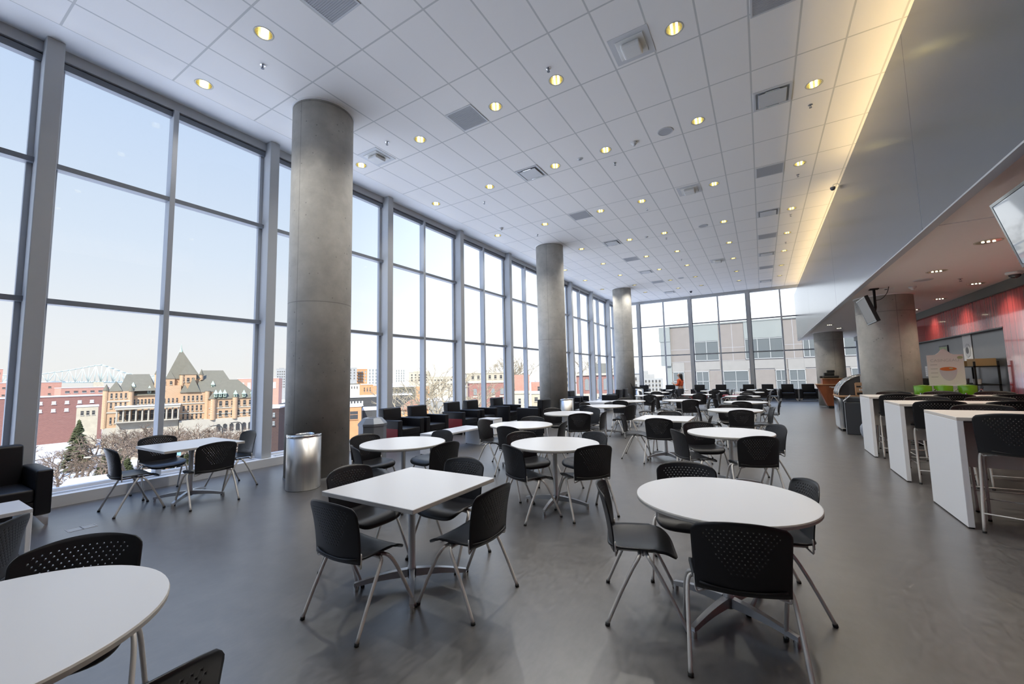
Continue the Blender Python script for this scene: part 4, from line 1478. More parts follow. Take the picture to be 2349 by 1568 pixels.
for i, yy in enumerate((.15, .35, .75, .95, 1.1)):
    q = thing('cup_stack', 'white cup stack on the black rack middle shelf, %s from the right' % ['first', 'second', 'third', 'fourth', 'fifth'][i], 'cups', (3.88, 12.35 + yy, 1.145), 0, 'cup stacks on the rack')
    bm = nb(); lathe(bm, [(.03, 0), (.042, .10)], 16); link('cups', bm, 'sign_white', q).name = 'cup'
    bm = nb(); lathe(bm, [(.044, .10), (.044, .108)], 16); link('rim', bm, 'sign_grey', q)
q = thing('cloth_bag', 'dark blue bag with white strap on the lower shelf of the black rack', 'bag', (3.92, 12.6, .88))
bm = nb()
bmesh.ops.create_icosphere(bm, subdivisions=2, radius=.09)
for v in bm.verts: v.co.z *= 1.5; v.co.x *= .6
link('bag_body', bm, 'blue_cup', q)
bm = nb(); tube(bm, [(0, -.04, .12), (.04, 0, .20), (0, .04, .12)], .006, 6); link('strap', bm, 'sign_white', q)
t0 = thing('coffee_machine', 'low black machine on the wall counter behind the cafe column', 'machine', (3.82, 16.2, 0))
link('cabinet', rbox(0, .36, -.3, .3, 0, .95, .005, 1), 'bin_dark', t0)
link('body', rbox(.02, .34, -.25, .25, .95, 1.22, .03, 3), 'rubber_black', t0, smooth=True)

# ------------------------------------------------------------------ televisions
def tv(label, x, y, z, L, H, tilt, screen, stem_top=3.12, rz=0.0):
    t0 = thing('television', label, 'television', (x, y, z), rz)
    tl = bpy.data.objects.new('tmp', None)
    rot = Matrix.Rotation(-tilt, 4, 'Y')
    def tr(bm):
        bmesh.ops.transform(bm, matrix=rot, verts=bm.verts[:])
        return bm
    # screen faces -x before tilting, the top edge leaning out over the room
    link('casing', tr(rbox(0, .06, -L / 2, L / 2, -H / 2, H / 2, .008, 2)), 'rubber_black', t0)
    b_ = .03
    bm = nb()
    box(bm, -.006, .0, -L / 2 + .004, L / 2 - .004, H / 2 - b_, H / 2 - .004)
    box(bm, -.006, .0, -L / 2 + .004, L / 2 - .004, -H / 2 + .004, -H / 2 + b_)
    box(bm, -.006, .0, -L / 2 + .004, -L / 2 + b_, -H / 2 + b_, H / 2 - b_)
    box(bm, -.006, .0, L / 2 - b_, L / 2 - .004, -H / 2 + b_, H / 2 - b_)
    link('bezel', tr(bm), 'bezel_gloss', t0)
    bm = nb()
    box(bm, -.003, .0, -L / 2 + b_ + .004, L / 2 - b_ - .004, -H / 2 + b_ + .004, H / 2 - b_ - .004)
    link('screen', tr(bm), screen, t0)
    bm = nb(); box(bm, .06, .10, -.15, .15, -.12, .12); link('mount_plate', tr(bm), 'rubber_black', t0)
    ht = stem_top - z
    bm = nb()
    tube(bm, [(.13, 0, -.02), (.15, 0, .06), (.15, 0, ht)], .022, 10)
    tube(bm, [(.08, 0, .0), (.15, 0, .0)], .03, 8)
    link('mount_arm', bm, 'rubber_black', t0)
    bm = nb(); box(bm, .08, .22, -.07, .07, ht - .02, ht - .001); link('ceiling_plate', bm, 'rubber_black', t0)
    return t0


mat('bezel_gloss', (0.25, 0.27, 0.28), 0.08, spec=1.0, metal=0.6)
tv('large television with reflecting screen hanging at the right edge of the photo', 1.93, 4.72, 2.66, 1.24, .62, R(14), 'screen')
ts = tv('small television on a ceiling pole in front of the cafe column', 1.87, 10.75, 2.68, .80, .54, R(17), 'screen_off')
bm = nb()
tube(bm, smoothpath([(.15, 0, .20), (.25, -.02, .22), (.33, -.05, .32), (.36, -.1, .44)]), .006, 6)
link('cable', bm, 'rubber_black', ts)
t0 = thing('junction_box', 'flat white junction plate on the low ceiling above the small television cable', 'outlet', (2.22, 10.84, 3.12))
link('plate', rbox(-.12, .12, -.06, .06, -.02, -.001, .004, 1), 'device_white', t0)
part('socket', 'bin_dark', t0, (-.02, .02, -.02, .02, -.032, -.02))

# ------------------------------------------------------------------ person
t0 = thing('person', 'person with long dark hair and orange top standing side-on at the far end', 'person', (-3.0, 18.55, 0), R(75))
def skin_obj(name, verts, edges, radii, m, parent, sub=2, root=0):
    me = bpy.data.meshes.new(name)
    me.from_pydata(verts, edges, [])
    o_ = bpy.data.objects.new(name, me)
    COL.objects.link(o_)
    o_.parent = parent
    sk = o_.modifiers.new('skin', 'SKIN')
    sv = me.skin_vertices[0].data
    for i, r_ in enumerate(radii):
        sv[i].radius = (r_, r_) if not isinstance(r_, tuple) else r_
        sv[i].use_root = (i == root)
    ss = o_.modifiers.new('sub', 'SUBSURF')
    ss.levels = sub
    ss.render_levels = sub
    me.materials.append(MATS[m])
    for f in me.polygons: f.use_smooth = True
    sk.use_smooth_shade = True
    return o_


# faces local +y
V = [(0, 0, .82), (0, 0, .92), (0, -.005, 1.05), (0, .0, 1.20), (0, 0, 1.28), (0, .01, 1.34), (0, .02, 1.43), (0, .02, 1.50),
     (.14, 0, 1.23), (.17, .02, 1.02), (.13, .20, .98), (.09, .27, 1.03),
     (-.14, 0, 1.23), (-.17, .02, 1.02), (-.12, .20, 1.04), (-.08, .28, 1.10),
     (.08, 0, .78), (.085, .02, .42), (.085, -.02, .07), (.085, .12, .03),
     (-.08, 0, .78), (-.085, -.02, .42), (-.085, -.05, .07), (-.085, .09, .03)]
Ed = [(0, 1), (1, 2), (2, 3), (3, 4), (4, 5), (5, 6), (6, 7), (3, 8), (8, 9), (9, 10), (10, 11), (3, 12), (12, 13), (13, 14), (14, 15), (0, 16), (16, 17), (17, 18), (18, 19), (0, 20), (20, 21), (21, 22), (22, 23)]
Ra = [(.13, .10), (.125, .09), (.115, .085), (.12, .09), .06, .045, (.075, .09), (.06, .07), .05, .038, .028, .024, .05, .038, .028, .024, .085, .058, .036, .03, .085, .058, .036, .03]
skin_obj('body', V, Ed, Ra, 'skin', t0)
skin_obj('shirt', [(0, 0, .93), (0, 0, 1.05), (0, 0, 1.20), (0, 0, 1.27), (.145, 0, 1.225), (.175, .02, 1.03), (.15, .13, 1.0), (-.145, 0, 1.225), (-.175, .02, 1.03), (-.14, .13, 1.03)],
         [(0, 1), (1, 2), (2, 3), (2, 4), (4, 5), (5, 6), (2, 7), (7, 8), (8, 9)], [(.145, .11), (.135, .105), (.14, .11), .075, .066, .054, .045, .066, .054, .045], 'orange_shirt', t0)
skin_obj('trousers', [(0, 0, .93), (0, 0, .82), (.085, 0, .76), (.09, .02, .42), (.09, -.02, .08), (-.085, 0, .76), (-.09, -.02, .42), (-.09, -.05, .08)],
         [(0, 1), (1, 2), (2, 3), (3, 4), (1, 5), (5, 6), (6, 7)], [(.14, .11), (.15, .12), .10, .072, .052, .10, .072, .052], 'dark_trousers', t0)
skin_obj('hair', [(0, -.01, 1.50), (0, -.03, 1.43), (0, -.06, 1.33), (0, -.08, 1.20)], [(0, 1), (1, 2), (2, 3)], [(.07, .075), (.095, .085), (.085, .05), (.06, .03)], 'hair_black', t0)
bm = nb(); tube(bm, [(-.03, .105, 1.445), (-.03, .112, 1.445)], .008, 6); tube(bm, [(.03, .105, 1.445), (.03, .112, 1.445)], .008, 6); link('eye', bm, 'hair_black', t0)
bm = nb(); tube(bm, [(-.02, .100, 1.385), (.02, .100, 1.385)], .006, 6); link('mouth', bm, 'red_fabric', t0)
bm = nb(); tube(bm, [(0, .10, 1.44), (0, .125, 1.415), (0, .105, 1.408)], .010, 6); link('nose', bm, 'skin', t0)
for s in (-1, 1):
    for k in range(4):
        bm = nb()
        z0_ = 1.03 if s > 0 else 1.10
        y0_ = .28 if s > 0 else .29
        x0_ = s * .085 + (k - 1.5) * .015
        tube(bm, [(x0_, y0_, z0_), (x0_, y0_ + .035, z0_ + .012), (x0_ * .96, y0_ + .055, z0_ - .004 - .004 * (k % 2))], [.008, .0075, .006], 6)
        link('finger', bm, 'skin', t0)
    bm = nb()
    tube(bm, [(s * .055, .26, z0_), (s * .04, .29, z0_ + .02)], [.009, .007], 6)
    link('thumb', bm, 'skin', t0)

# ------------------------------------------------------------------ outdoors
GZ = -14.0
bm = nb()
vs = [bm.verts.new(p) for p in ((-1500, -400, GZ), (400, -400, GZ), (400, 1500, GZ), (-1500, 1500, GZ))]
bm.faces.new(vs)
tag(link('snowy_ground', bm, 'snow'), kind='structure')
struct('unseen_bounce_roof', 'bounce_white', (-44, -8.6, -40, 48, GZ, -6.5))  # unseen sunlit reflector, added below the sill to brighten the ceiling
struct('wall_outside', 'outer_wall', (-8.6, -8.2, -14, 26.4, GZ, -0.05))
struct('road', 'road', (-118, -60, 36.5, 42, GZ, GZ + .06))
bm = nb()
vs = [bm.verts.new(p) for p in ((-60, 16, GZ + .07), (-104, 10, GZ + .07), (-104, 13, GZ + .07), (-60, 21, GZ + .07))]
bm.faces.new(vs)
tag(link('footpath', bm, 'road'), kind='structure')


WIN = {}


def winmesh(key, w_, h, arch=False):
    if key in WIN:
        return WIN[key]
    bm = nb()
    if arch:
        poly = [(-w_ / 2, 0), (w_ / 2, 0)] + [(w_ / 2 * math.cos(R(a)), h * .8 + h * .2 * math.sin(R(a))) for a in range(0, 181, 30)]
        prism(bm, poly, -.05, .05)
    else:
        box(bm, -w_ / 2, w_ / 2, -.05, .05, 0, h, 0)
        box(bm, -w_ / 2, w_ / 2, -.07, -.04, h * .56, h * .61, 1)
        box(bm, -w_ / 2 - .08, w_ / 2 + .08, -.12, .0, -.14, 0, 1)
    me = bpy.data.meshes.new('window')
    bmesh.ops.recalc_face_normals(bm, faces=bm.faces[:])
    bm.to_mesh(me)
    bm.free()
    WIN[key] = me
    return me


def windows(parent, u0, u1, z0, z1, nu, nz, w_, h, m='glass_dark', frame='stone_pale', y=-.0, arch=False):
    key = (round(w_, 2), round(h, 2), m, frame, arch)
    new = key not in WIN
    me = winmesh(key, w_, h, arch)
    if new:
        me.materials.append(MATS[m])
        me.materials.append(MATS[frame])
    for i in range(nu):
        for j in range(nz):
            x = u0 + (u1 - u0) * (i + .5) / nu
            z = z0 + (z1 - z0) * (j + .5) / nz - h / 2
            o_ = bpy.data.objects.new('window', me)
            COL.objects.link(o_)
            o_.parent = parent
            o_.location = (x, y, z)


def building(name, label, O, rz, u0, u1, zt, wall, dep=12, roof='snow', win=None, parapet=True, extra=None, cat='building'):
    t_ = thing(name, label, cat, (O[0], O[1], 0), rz)
    part('wall', wall, t_, (u0, u1, 0, dep, GZ, zt))
    if roof:
        part('roof', roof, t_, (u0 - .1, u1 + .1, -.1, dep + .1, zt, zt + .25))
    for q in (win or []):
        windows(t_, *q)
    return t_


def hip(name, m, parent, x0, x1, y0, y1, z0, rx0, rx1, zr, ry=None):
    ry = (y0 + y1) / 2 if ry is None else ry
    bm = nb()
    a = [bm.verts.new(p) for p in ((x0, y0, z0), (x1, y0, z0), (x1, y1, z0), (x0, y1, z0))]
    p, q = bm.verts.new((rx0, ry, zr)), bm.verts.new((rx1, ry, zr))
    if abs(rx1 - rx0) < .02:
        bm.verts.remove(q)
        for i in range(4):
            bm.faces.new((a[i], a[(i + 1) % 4], p))
    else:
        bm.faces.new((a[0], a[1], q, p)); bm.faces.new((a[1], a[2], q)); bm.faces.new((a[2], a[3], p, q)); bm.faces.new((a[3], a[0], p))
    bm.faces.new(a[::-1])
    return link(name, bm, m, parent)


# the old railway hotel: brick and stone with steep slate roofs
ch_ = thing('chateau_building', 'brick and stone chateau-like building with steep slate roofs across the snowy park', 'building', (-112.1, 39.8, 0), 1.2295)
part('wall', 'tan_brick', ch_, (-11.9, -8.3, 0, 9, -8.0, .3))
part('wall', 'tan_brick', ch_, (-8.3, -4.1, .8, 9, -8.0, -.75))
part('wall', 'tan_brick', ch_, (-4.1, .1, 1.0, 9, -8.0, 1.3))
part('wall', 'tan_brick', ch_, (.0, 10.6, 0, 9, -6.5, -.4))
part('wall', 'tan_brick', ch_, (5.2, 15.2, -1.4, 9, -6.9, -2.1))
part('stone_base', 'stone_pale', ch_, (-12.2, .3, -.15, 9.2, GZ, -7.2))
part('stone_base', 'stone_pale', ch_, (.0, 15.6, -1.7, 9.2, GZ, -6.6))
part('string_course', 'stone_pale', ch_, (-12.0, -8.2, -.1, 0, -1.9, -1.6), (-12.0, -8.2, -.1, 0, -4.2, -3.9), (.0, 5.2, -.1, 0, -3.0, -2.75), (.0, 5.2, -.1, 0, -5.2, -4.95), (5.2, 15.3, -1.5, -1.4, -4.3, -4.05), (5.2, 15.3, -1.5, -1.4, -5.6, -5.35))
hip('roof', 'slate', ch_, -10.2, -4.2, .2, 8.8, .25, -9.4, -5.6, 3.95)
hip('roof', 'slate', ch_, -11.7, -9.5, -.1, 3.4, .35, -10.7, -10.7, 2.5)
hip('roof', 'slate', ch_, -8.4, -3.9, .5, 4, -.75, -6.6, -5.8, 1.7)
hip('roof', 'slate', ch_, 2.7, 10.7, -.1, 9, -.4, 3.8, 8.0, 4.7)
hip('roof', 'slate', ch_, 1.0, 3.6, -.3, 2.6, -.35, 2.2, 2.2, 3.1)
hip('roof', 'slate', ch_, -.1, 1.6, -.2, 2.0, -.4, .7, .7, 1.5)
hip('roof', 'slate', ch_, 5.0, 15.3, -1.6, 6, -2.1, 7.8, 10.9, 2.4)
part('tower_wall', 'tan_brick', ch_, (-2.6, 3.6, 2.2, 8.4, -2.0, 2.75))
hip('tower_roof', 'slate', ch_, -2.8, 3.75, 2.0, 8.6, 2.75, -.24, -.24, 9.8)
bm = nb(); lathe(bm, [(.42, 9.0), (.18, 9.8), (.02, 11.0)], 8, c=(-.24, 5.3)); link('spire', bm, 'verdigris', ch_)
part('tower_bay', 'tan_brick', ch_, (-.3, 2.75, 1.6, 3.5, -.2, 3.7))
hip('roof', 'slate', ch_, -.4, 2.9, 1.5, 4.2, 3.7, 1.15, 1.15, 6.3)
part('tower_bay', 'tan_brick', ch_, (-2.7, -1.1, 1.7, 3.0, -.2, 2.8))
hip('roof', 'slate', ch_, -2.8, -1.0, 1.6, 3.6, 2.8, -1.9, -1.9, 4.5)
for (x, y, r_, z0_, z1_, z2_) in ((-4.1, 1.4, .48, -1.0, 3.8, 5.4), (-12.0, .3, .5, -7.3, .5, 1.85), (-8.2, .4, .5, -7.3, .2, 1.6), (4.95, -.1, .5, -6.6, -.2, .0), (3.7, 2.4, .4, 2.4, 3.6, 5.0), (.2, 1.8, .42, 1.0, 3.6, 3.7), (6.0, -1.5, .55, -6.8, -2.0, -1.9), (10.2, -1.5, .55, -6.8, -1.8, -1.7)):
    bm = nb(); lathe(bm, [(r_, z0_), (r_, z1_)], 12, c=(x, y)); o = link('turret', bm, 'tan_brick', ch_)
    bm = nb(); lathe(bm, [(r_ * 1.15, z1_), (.02, max(z2_, z1_ + .05))], 12, c=(x, y)); link('turret_roof', bm, 'slate', o)
for x, z, y in ((-8.0, 1.0, 1.2), (5.9, 1.0, 1.0), (6.4, -1.1, -1.5), (7.25, -1.1, -1.5), (8.1, -1.1, -1.5), (10.2, -1.3, -1.6), (11.9, -1.3, -1.6), (13.6, -1.3, -1.6), (-5.3, .2, .9), (-3.2, .2, .9)):
    part('dormer', 'verdigris', ch_, (x - .3, x + .3, y - .1, y + 1.2, z - .6, z + .2))
    hip('dormer_roof', 'verdigris', ch_, x - .42, x + .42, y - .2, y + .7, z + .2, x, x, z + 1.2)
    windows(ch_, x - .15, x + .15, z - .5, z + .1, 1, 1, .28, .4, 'glass_dark', 'verdigris', y - .1)
part('portico', 'stone_pale', ch_, (-10.2, .0, -2.2, .0, -6.2, -6.0), (-10.3, .1, -2.4, .0, -3.5, -3.0))
part('portico_wall', 'stone_pale', ch_, (-10.1, -.1, -1.2, 0, GZ, -6.1))
part('portico_roof', 'snow', ch_, (-10.35, .15, -2.5, .0, -3.0, -2.75))
for k in range(11):
    bm = nb(); cyl(bm, (-10.0 + k * .98, -2.0), .16, .14, -6.1, -3.4, 8); link('column', bm, 'stone_pale', ch_)
for k in range(10):
    windows(ch_, -9.9 + k * .98 + .08, -9.9 + k * .98 + .7, -5.9, -3.7, 1, 1, .5, 1.9, 'glass_dark', 'stone_pale', -.05)
windows(ch_, -11.5, -8.6, -3.8, -1.4, 4, 1, .26, 1.1)
windows(ch_, -11.5, -8.6, -1.4, .2, 4, 1, .26, 1.0)
windows(ch_, -11.4, -8.7, -6.8, -4.6, 4, 1, .26, 1.3)
windows(ch_, -7.9, -4.4, -2.9, -1.2, 6, 1, .24, 1.0, y=.75)
windows(ch_, -3.8, -.2, -2.9, -1.2, 5, 1, .24, 1.0, y=.95)
windows(ch_, -3.4, -1.2, .4, 2.4, 2, 2, .36, .7, y=1.65)
windows(ch_, -.1, 2.6, 1.6, 3.4, 3, 1, .4, .9, y=1.55)
windows(ch_, .3, 5.0, -2.8, -.6, 6, 1, .3, 1.1)
windows(ch_, .3, 5.0, -4.9, -3.0, 6, 1, .3, 1.2)
windows(ch_, .3, 5.0, -6.5, -5.0, 6, 1, .3, 1.3)
windows(ch_, 5.6, 15.0, -4.0, -2.3, 8, 1, .5, 1.1, y=-1.45)
windows(ch_, 5.6, 15.0, -6.3, -4.6, 8, 1, .5, 1.2, y=-1.45)
windows(ch_, 6.5, 15.2, -9.8, -7.6, 7, 1, .75, 1.7, 'glass_dark', 'stone', -1.75, True)

# steel cantilever bridge
br_ = thing('truss_bridge', 'pale green steel cantilever truss bridge on the horizon at left', 'bridge', (-687, 134.1, 0), 1.3781)
top_ = [(-110, 15.5), (-59, 15.2), (-24, 15.6), (-1, 19.9), (24.3, 26.6), (29.4, 27.2), (50.8, 16.8), (62, 13.5), (120, 12)]
def topz(u):
    for (a, za), (d, zd) in zip(top_, top_[1:]):
        if a <= u <= d:
            return za + (zd - za) * (u - a) / (d - a)
    return 12
def botz(u):
    return 8.0 - (u + 59) * .02
for yy in (0, 12):
    bm = nb()
    N_ = 42
    us = [-105 + 225 * i / N_ for i in range(N_ + 1)]
    for i in range(N_):
        a, d = us[i], us[i + 1]
        tube(bm, [(a, yy, topz(a)), (d, yy, topz(d))], .45, 4)
        if i % 2 == 0:
            tube(bm, [(a, yy, topz(a)), (d, yy, botz(d))], .3, 4)
        else:
            tube(bm, [(a, yy, botz(a)), (d, yy, topz(d))], .3, 4)
        tube(bm, [(a, yy, topz(a)), (a, yy, botz(a))], .28, 4)
    link('truss', bm, 'bridge_steel', br_)
bm = nb()
tube(bm, [(-105, 6, botz(-105)), (120, 6, botz(120))], [1.1, 1.1], 4)
link('deck', bm, 'bridge_steel', br_)
part('pier', 'stone', br_, (22.5, 31, -2, 14, GZ, 6.1))

BL = [
 ('office_tower', 'salmon brick block at the left edge rising above the bridge line', [-397.0, 49.0], 1.4481, -2.84, 1.61, 13.12, 'salmon_brick', 10, 'snow', [(-2.5, 1.3, 0, 12, 2, 4, .6, .8)]),
 ('apartment_block', 'long salmon brick block under the bridge at far left', [-267.3, 38.4], 1.428, -11.33, 12.37, 3.5, 'salmon_brick', 12, 'snow', [(-10, 11, -3, 3, 5, 2, .8, .6)]),
 ('apartment_block', 'brick apartment block with white balconies left of the chateau', [-239.5, 51.7], 1.5328, -6.09, 8.0, .92, 'salmon_brick', 12, 'snow', [(-5.5, 6.5, -4.4, .6, 5, 2, 1.2, .7, 'glass_dark', 'win_white')]),
 ('brick_warehouse', 'long low red brick building with snowy roof and white windows', [-167.8, 27.0], 1.5509, -11.11, 13.72, -1.3, 'red_brick', 12, 'snow', [(-10, 12.5, -6, -1.8, 9, 2, .8, .8, 'win_white', 'win_white')]),
 ('stone_house', 'small beige stone house between red brick building and chateau', [-146.3, 33.3], 1.347, -2.5, 1.34, -3.67, 'stone', 8, 'snow', [(-2.0, 1.0, -6.4, -4, 3, 1, .5, 1.0)]),
 ('brick_block', 'brick block with tall white windows behind the right of the chateau', [-187.6, 94.4], .9299, -7.72, 7.87, 3.23, 'salmon_brick', 10, 'snow', [(-7, 7.4, -2, 2.6, 6, 1, 1.1, 2.6, 'win_white', 'win_white')]),
 ('high_rise', 'pale grey high-rise just left of the first concrete column', [-367.0, 204.2], 1.0631, -4.0, 3.48, 13.17, 'grey_render', 12, 'grey_render', [(-3.6, 3.1, -4, 12, 4, 7, .9, 1.0)]),
 ('brick_rowhouse', 'shade-darkened brick house right of the chateau, left one', [-71.0, 36.9], .8299, -1.86, 2.13, -2.85, 'shaded_brick', 8, 'snow', [(-1.2, 1.9, -6, -3.2, 3, 2, .35, .7, 'glass_mid', 'dark_clad')]),
 ('brick_rowhouse', 'shade-darkened brick house right of the chateau, right one', [-72.5, 42.4], .7805, -2.0, 2.22, -2.5, 'shaded_brick', 8, 'dark_clad', [(-1.8, 1.9, -6, -3, 3, 2, .35, .8, 'glass_mid', 'dark_clad')]),
 ('concrete_block', 'grey concrete block at the left of the far condominiums', [-209.3, 157.6], .9252, -3.58, 3.44, 9.17, 'grey_render', 10, 'win_white', [(-3, 3, 2, 8.6, 3, 4, .7, .8)]),
 ('condominium', 'orange brick condominium with stacked balconies', [-201.4, 159.6], .9005, -2.95, 3.1, 7.92, 'orange_brick', 10, 'orange_brick', [(-2.7, 2.7, .6, 7.4, 3, 4, .8, .9, 'glass_mid', 'win_white')]),
 ('condominium', 'white condominium with a grid of balconies, left of the first big mullion', [-190.6, 161.8], .8668, -5.67, 5.65, 8.64, 'white_render', 10, 'white_render', [(-5.2, 5.2, -1.0, 8.2, 6, 5, .8, 1.1, 'glass_mid', 'grey_render')]),
 ('condominium', 'narrow white condominium with windows, just right of the mullion', [-198.2, 186.2], .8165, -3.51, 3.51, 8.52, 'white_render', 10, 'white_render', [(-3, 3, 0, 8, 4, 5, .6, 1.0, 'glass_mid', 'grey_render')]),
 ('apartment_block', 'beige stepped apartment block above the bare trees', [-182.9, 187.6], .773, -6.2, 6.29, 5.6, 'beige_render', 10, 'beige_render', [(-5.6, 5.6, 0, 5, 5, 3, .8, .9)]),
 ('clapboard_house', 'small white house with dark windows above the black flat building', [-143.2, 109.0], .9201, -2.47, 2.53, -.01, 'white_render', 8, 'slate', [(-2, 2.1, -2.2, -.4, 4, 1, .35, .9)]),
 ('brick_rowhouse', 'orange brick house with tall windows in the middle of the rooftops', [-136.0, 110.2], .8897, -2.37, 2.43, -.29, 'orange_brick', 8, 'snow', [(-1.6, 1.7, -3.2, -1.2, 3, 1, .35, 1.6)]),
 ('brick_rowhouse', 'plain peach brick house with snowy roof edge', [-135.2, 115.7], .863, -2.29, 2.34, -.8, 'orange_brick', 8, 'snow', []),
 ('mansard_house', 'long grey mansard roof with white dormer windows', [-125.4, 117.7], .817, -6.31, 6.45, -1.5, 'slate', 9, 'snow', [(-5.8, 5.9, -4, -2.0, 9, 1, .5, 1.2, 'glass_dark', 'win_white')]),
 ('brick_rowhouse', 'brick house half hidden by bare branches', [-114.3, 119.0], .7654, -2.68, 2.68, -1.4, 'orange_brick', 8, None, [(-2, 2, -5, -2, 3, 1, .4, 1.0)]),
 ('flat_roofed_shop', 'black flat-roofed building with rows of white windows and snow on its roof', [-86.3, 68.2], .9024, -4.1, 4.1, -2.75, 'dark_clad', 9, 'snow', [(-3.7, .6, -4.9, -3.5, 6, 1, .38, 1.1, 'win_white', 'win_white')]),
 ('garage', 'orange brick garage with recessed dark door beside the first column', [-67.7, 51.5], .9206, -1.7, 1.59, -3.56, 'orange_brick', 8, 'snow', [(-.8, 1.3, -6.2, -4.1, 1, 1, 1.4, 1.5, 'glass_dark', 'orange_brick')]),
 ('flat_roofed_shop', 'low dark building with snowy parapet before the armchairs', [-67.1, 56.9], .8678, -2.83, 2.97, -4.55, 'dark_clad', 8, 'snow', []),
 ('flat_roofed_shop', 'dark grey box building behind the red hipped roof', [-87.1, 82.6], .8121, -2.65, 2.7, -2.9, 'dark_clad', 8, 'snow', []),
 ('apartment_block', 'distant beige hillside block behind the large bare tree', [-150.4, 174.1], .7125, -8.41, 8.53, 2.46, 'beige_render', 10, 'beige_render', [(-8, 8, -3, 2, 9, 2, .8, .8)]),
 ('garage', 'low building with wide snow-covered roof behind the large bare tree', [-58.8, 68.1], .712, -4.3, 4.3, -3.3, 'grey_render', 10, 'snow', []),
 ('brick_warehouse', 'red brick building with two rows of arched windows', [-42.6, 61.7], .692, -3.74, 3.95, .55, 'red_brick', 10, 'stone_pale', []),
 ('apartment_block', 'beige block rising behind the red brick arched-window building', [-62.6, 90.5], .6925, -6.09, 6.23, 2.6, 'beige_render', 8, 'beige_render', [(-5.2, 5.4, 1.0, 2.4, 7, 1, .6, .9)]),
 ('brick_block', 'tall plain red brick gable left of the second column', [-47.7, 82.2], .5259, -1.71, 1.73, 2.02, 'salmon_brick', 8, None, []),
 ('stone_house', 'beige house with paired windows left of the second column', [-35.1, 60.6], .5248, -1.4, 1.27, -1.37, 'beige_render', 8, 'stone', [(-1, .9, -3.4, -1.8, 2, 1, .4, .9, 'glass_dark', 'win_white')]),
 ('brick_rowhouse', 'narrow red brick house touching the second column', [-47.0, 88.3], .4892, -1.47, 1.39, .17, 'salmon_brick', 8, None, [(-.4, 1.2, -2.2, -.8, 1, 1, .6, 1.2)]),
 ('garage', 'white and brown low building by the second column', [-35.1, 66.3], .4876, -1.27, 1.3, -1.63, 'stone', 8, 'snow', [(-1.0, .2, -3.2, -2, 1, 1, .6, .7)]),
 ('stone_house', 'beige house just right of the second column', [-47.8, 110.0], .4101, -1.38, 1.51, 3.5, 'beige_render', 8, 'beige_render', [(-1.1, 1.2, -2, 3, 3, 3, .4, .8)]),
 ('stone_courthouse', 'grey stone building with pitched roof right of the third column', [-27.9, 106.4], .2563, -1.9, 1.97, 1.7, 'grey_render', 8, None, [(-1.5, 1.6, -4, 1.2, 3, 3, .4, .8)]),
 ('terraced_block', 'grey stepped block left of the beige office building', [-28.3, 126.9], .2196, -2.75, 2.9, .2, 'grey_render', 8, None, [(-2.4, 2.5, -5, 0, 5, 4, .5, .7)]),
]
PUSH = {'concrete block at': 1.14, 'grid of balconies': .93, 'plain peach': .93, 'long grey mansard': 1.07, 'half hidden by bare': .93, 'chateau, right one': 1.16, 'dark grey box': 1.0}
for q in BL:
    fz = next((f for k, f in PUSH.items() if k in q[1]), 1.0)
    if fz != 1.0:
        q = (q[0], q[1], [q[2][0] * fz, q[2][1] * fz], q[3], q[4] * fz, q[5] * fz, 1.5 + (q[6] - 1.5) * fz, q[7], 5, q[9], [(e[0] * fz, e[1] * fz, 1.5 + (e[2] - 1.5) * fz, 1.5 + (e[3] - 1.5) * fz) + e[4:] for e in q[10]])
    bb = building(q[0], q[1], q[2], q[3], q[4], q[5], q[6], q[7], q[8], q[9], q[10])
    if 'arched' in q[1] and q[0] == 'brick_warehouse':
        windows(bb, -3.5, 3.0, -2.0, 0, 4, 1, .62, 1.15, 'glass_mid', 'stone', -.03, True)
        windows(bb, -3.5, 3.0, -3.8, -2.0, 4, 1, .62, 1.15, 'glass_mid', 'stone', -.03)
        part('window_ledge', 'stone_pale', bb, *[(-3.5 + 6.5 * (i + .5) / 4 - .42, -3.5 + 6.5 * (i + .5) / 4 + .42, -.08, 0, -2.05, -1.75) for i in range(4)])
    if 'courthouse' in q[0]:
        hip('roof', 'grey_render', bb, -2.1, 2.1, -.2, 8.2, 1.7, -1.2, .3, 3.2)
    if 'terraced' in q[0]:
        part('upper_storey', 'grey_render', bb, (-2.75, .6, 2, 7, .2, 1.5)); part('upper_storey', 'grey_render', bb, (-2.75, -1.2, 3, 7, 1.5, 2.6))
    if 'stepped apartment' in q[1]:
        part('penthouse', 'beige_render', bb, (-3.5, 5.5, 3, 8, 5.6, 6.6))
    if 'orange brick condominium' in q[1]:
        part('balcony', 'bin_dark', bb, *[(-2.9, .4, -1.2, 0, z, z + .25) for z in (1.2, 2.9, 4.6, 6.2)])
    if 'salmon brick block under' in q[1] or q[0] == 'high_rise':
        part('penthouse', 'grey_render', bb, (-2, 2, 3, 8, q[6], q[6] + 1.2))
# red hipped roof
t_ = thing('hip_roofed_house', 'low house with red hipped roof in front of the armchairs', 'building', (-57.0, 57.2, 0), .7836)
t_.scale = (.85, .85, 1)
part('wall', 'orange_brick', t_, (-3.0, 3.1, 0, 6, GZ, -4.18))
hip('roof', 'roof_red', t_, -3.4, 3.5, -.4, 6.4, -4.18, -1.0, 1.4, -2.5)
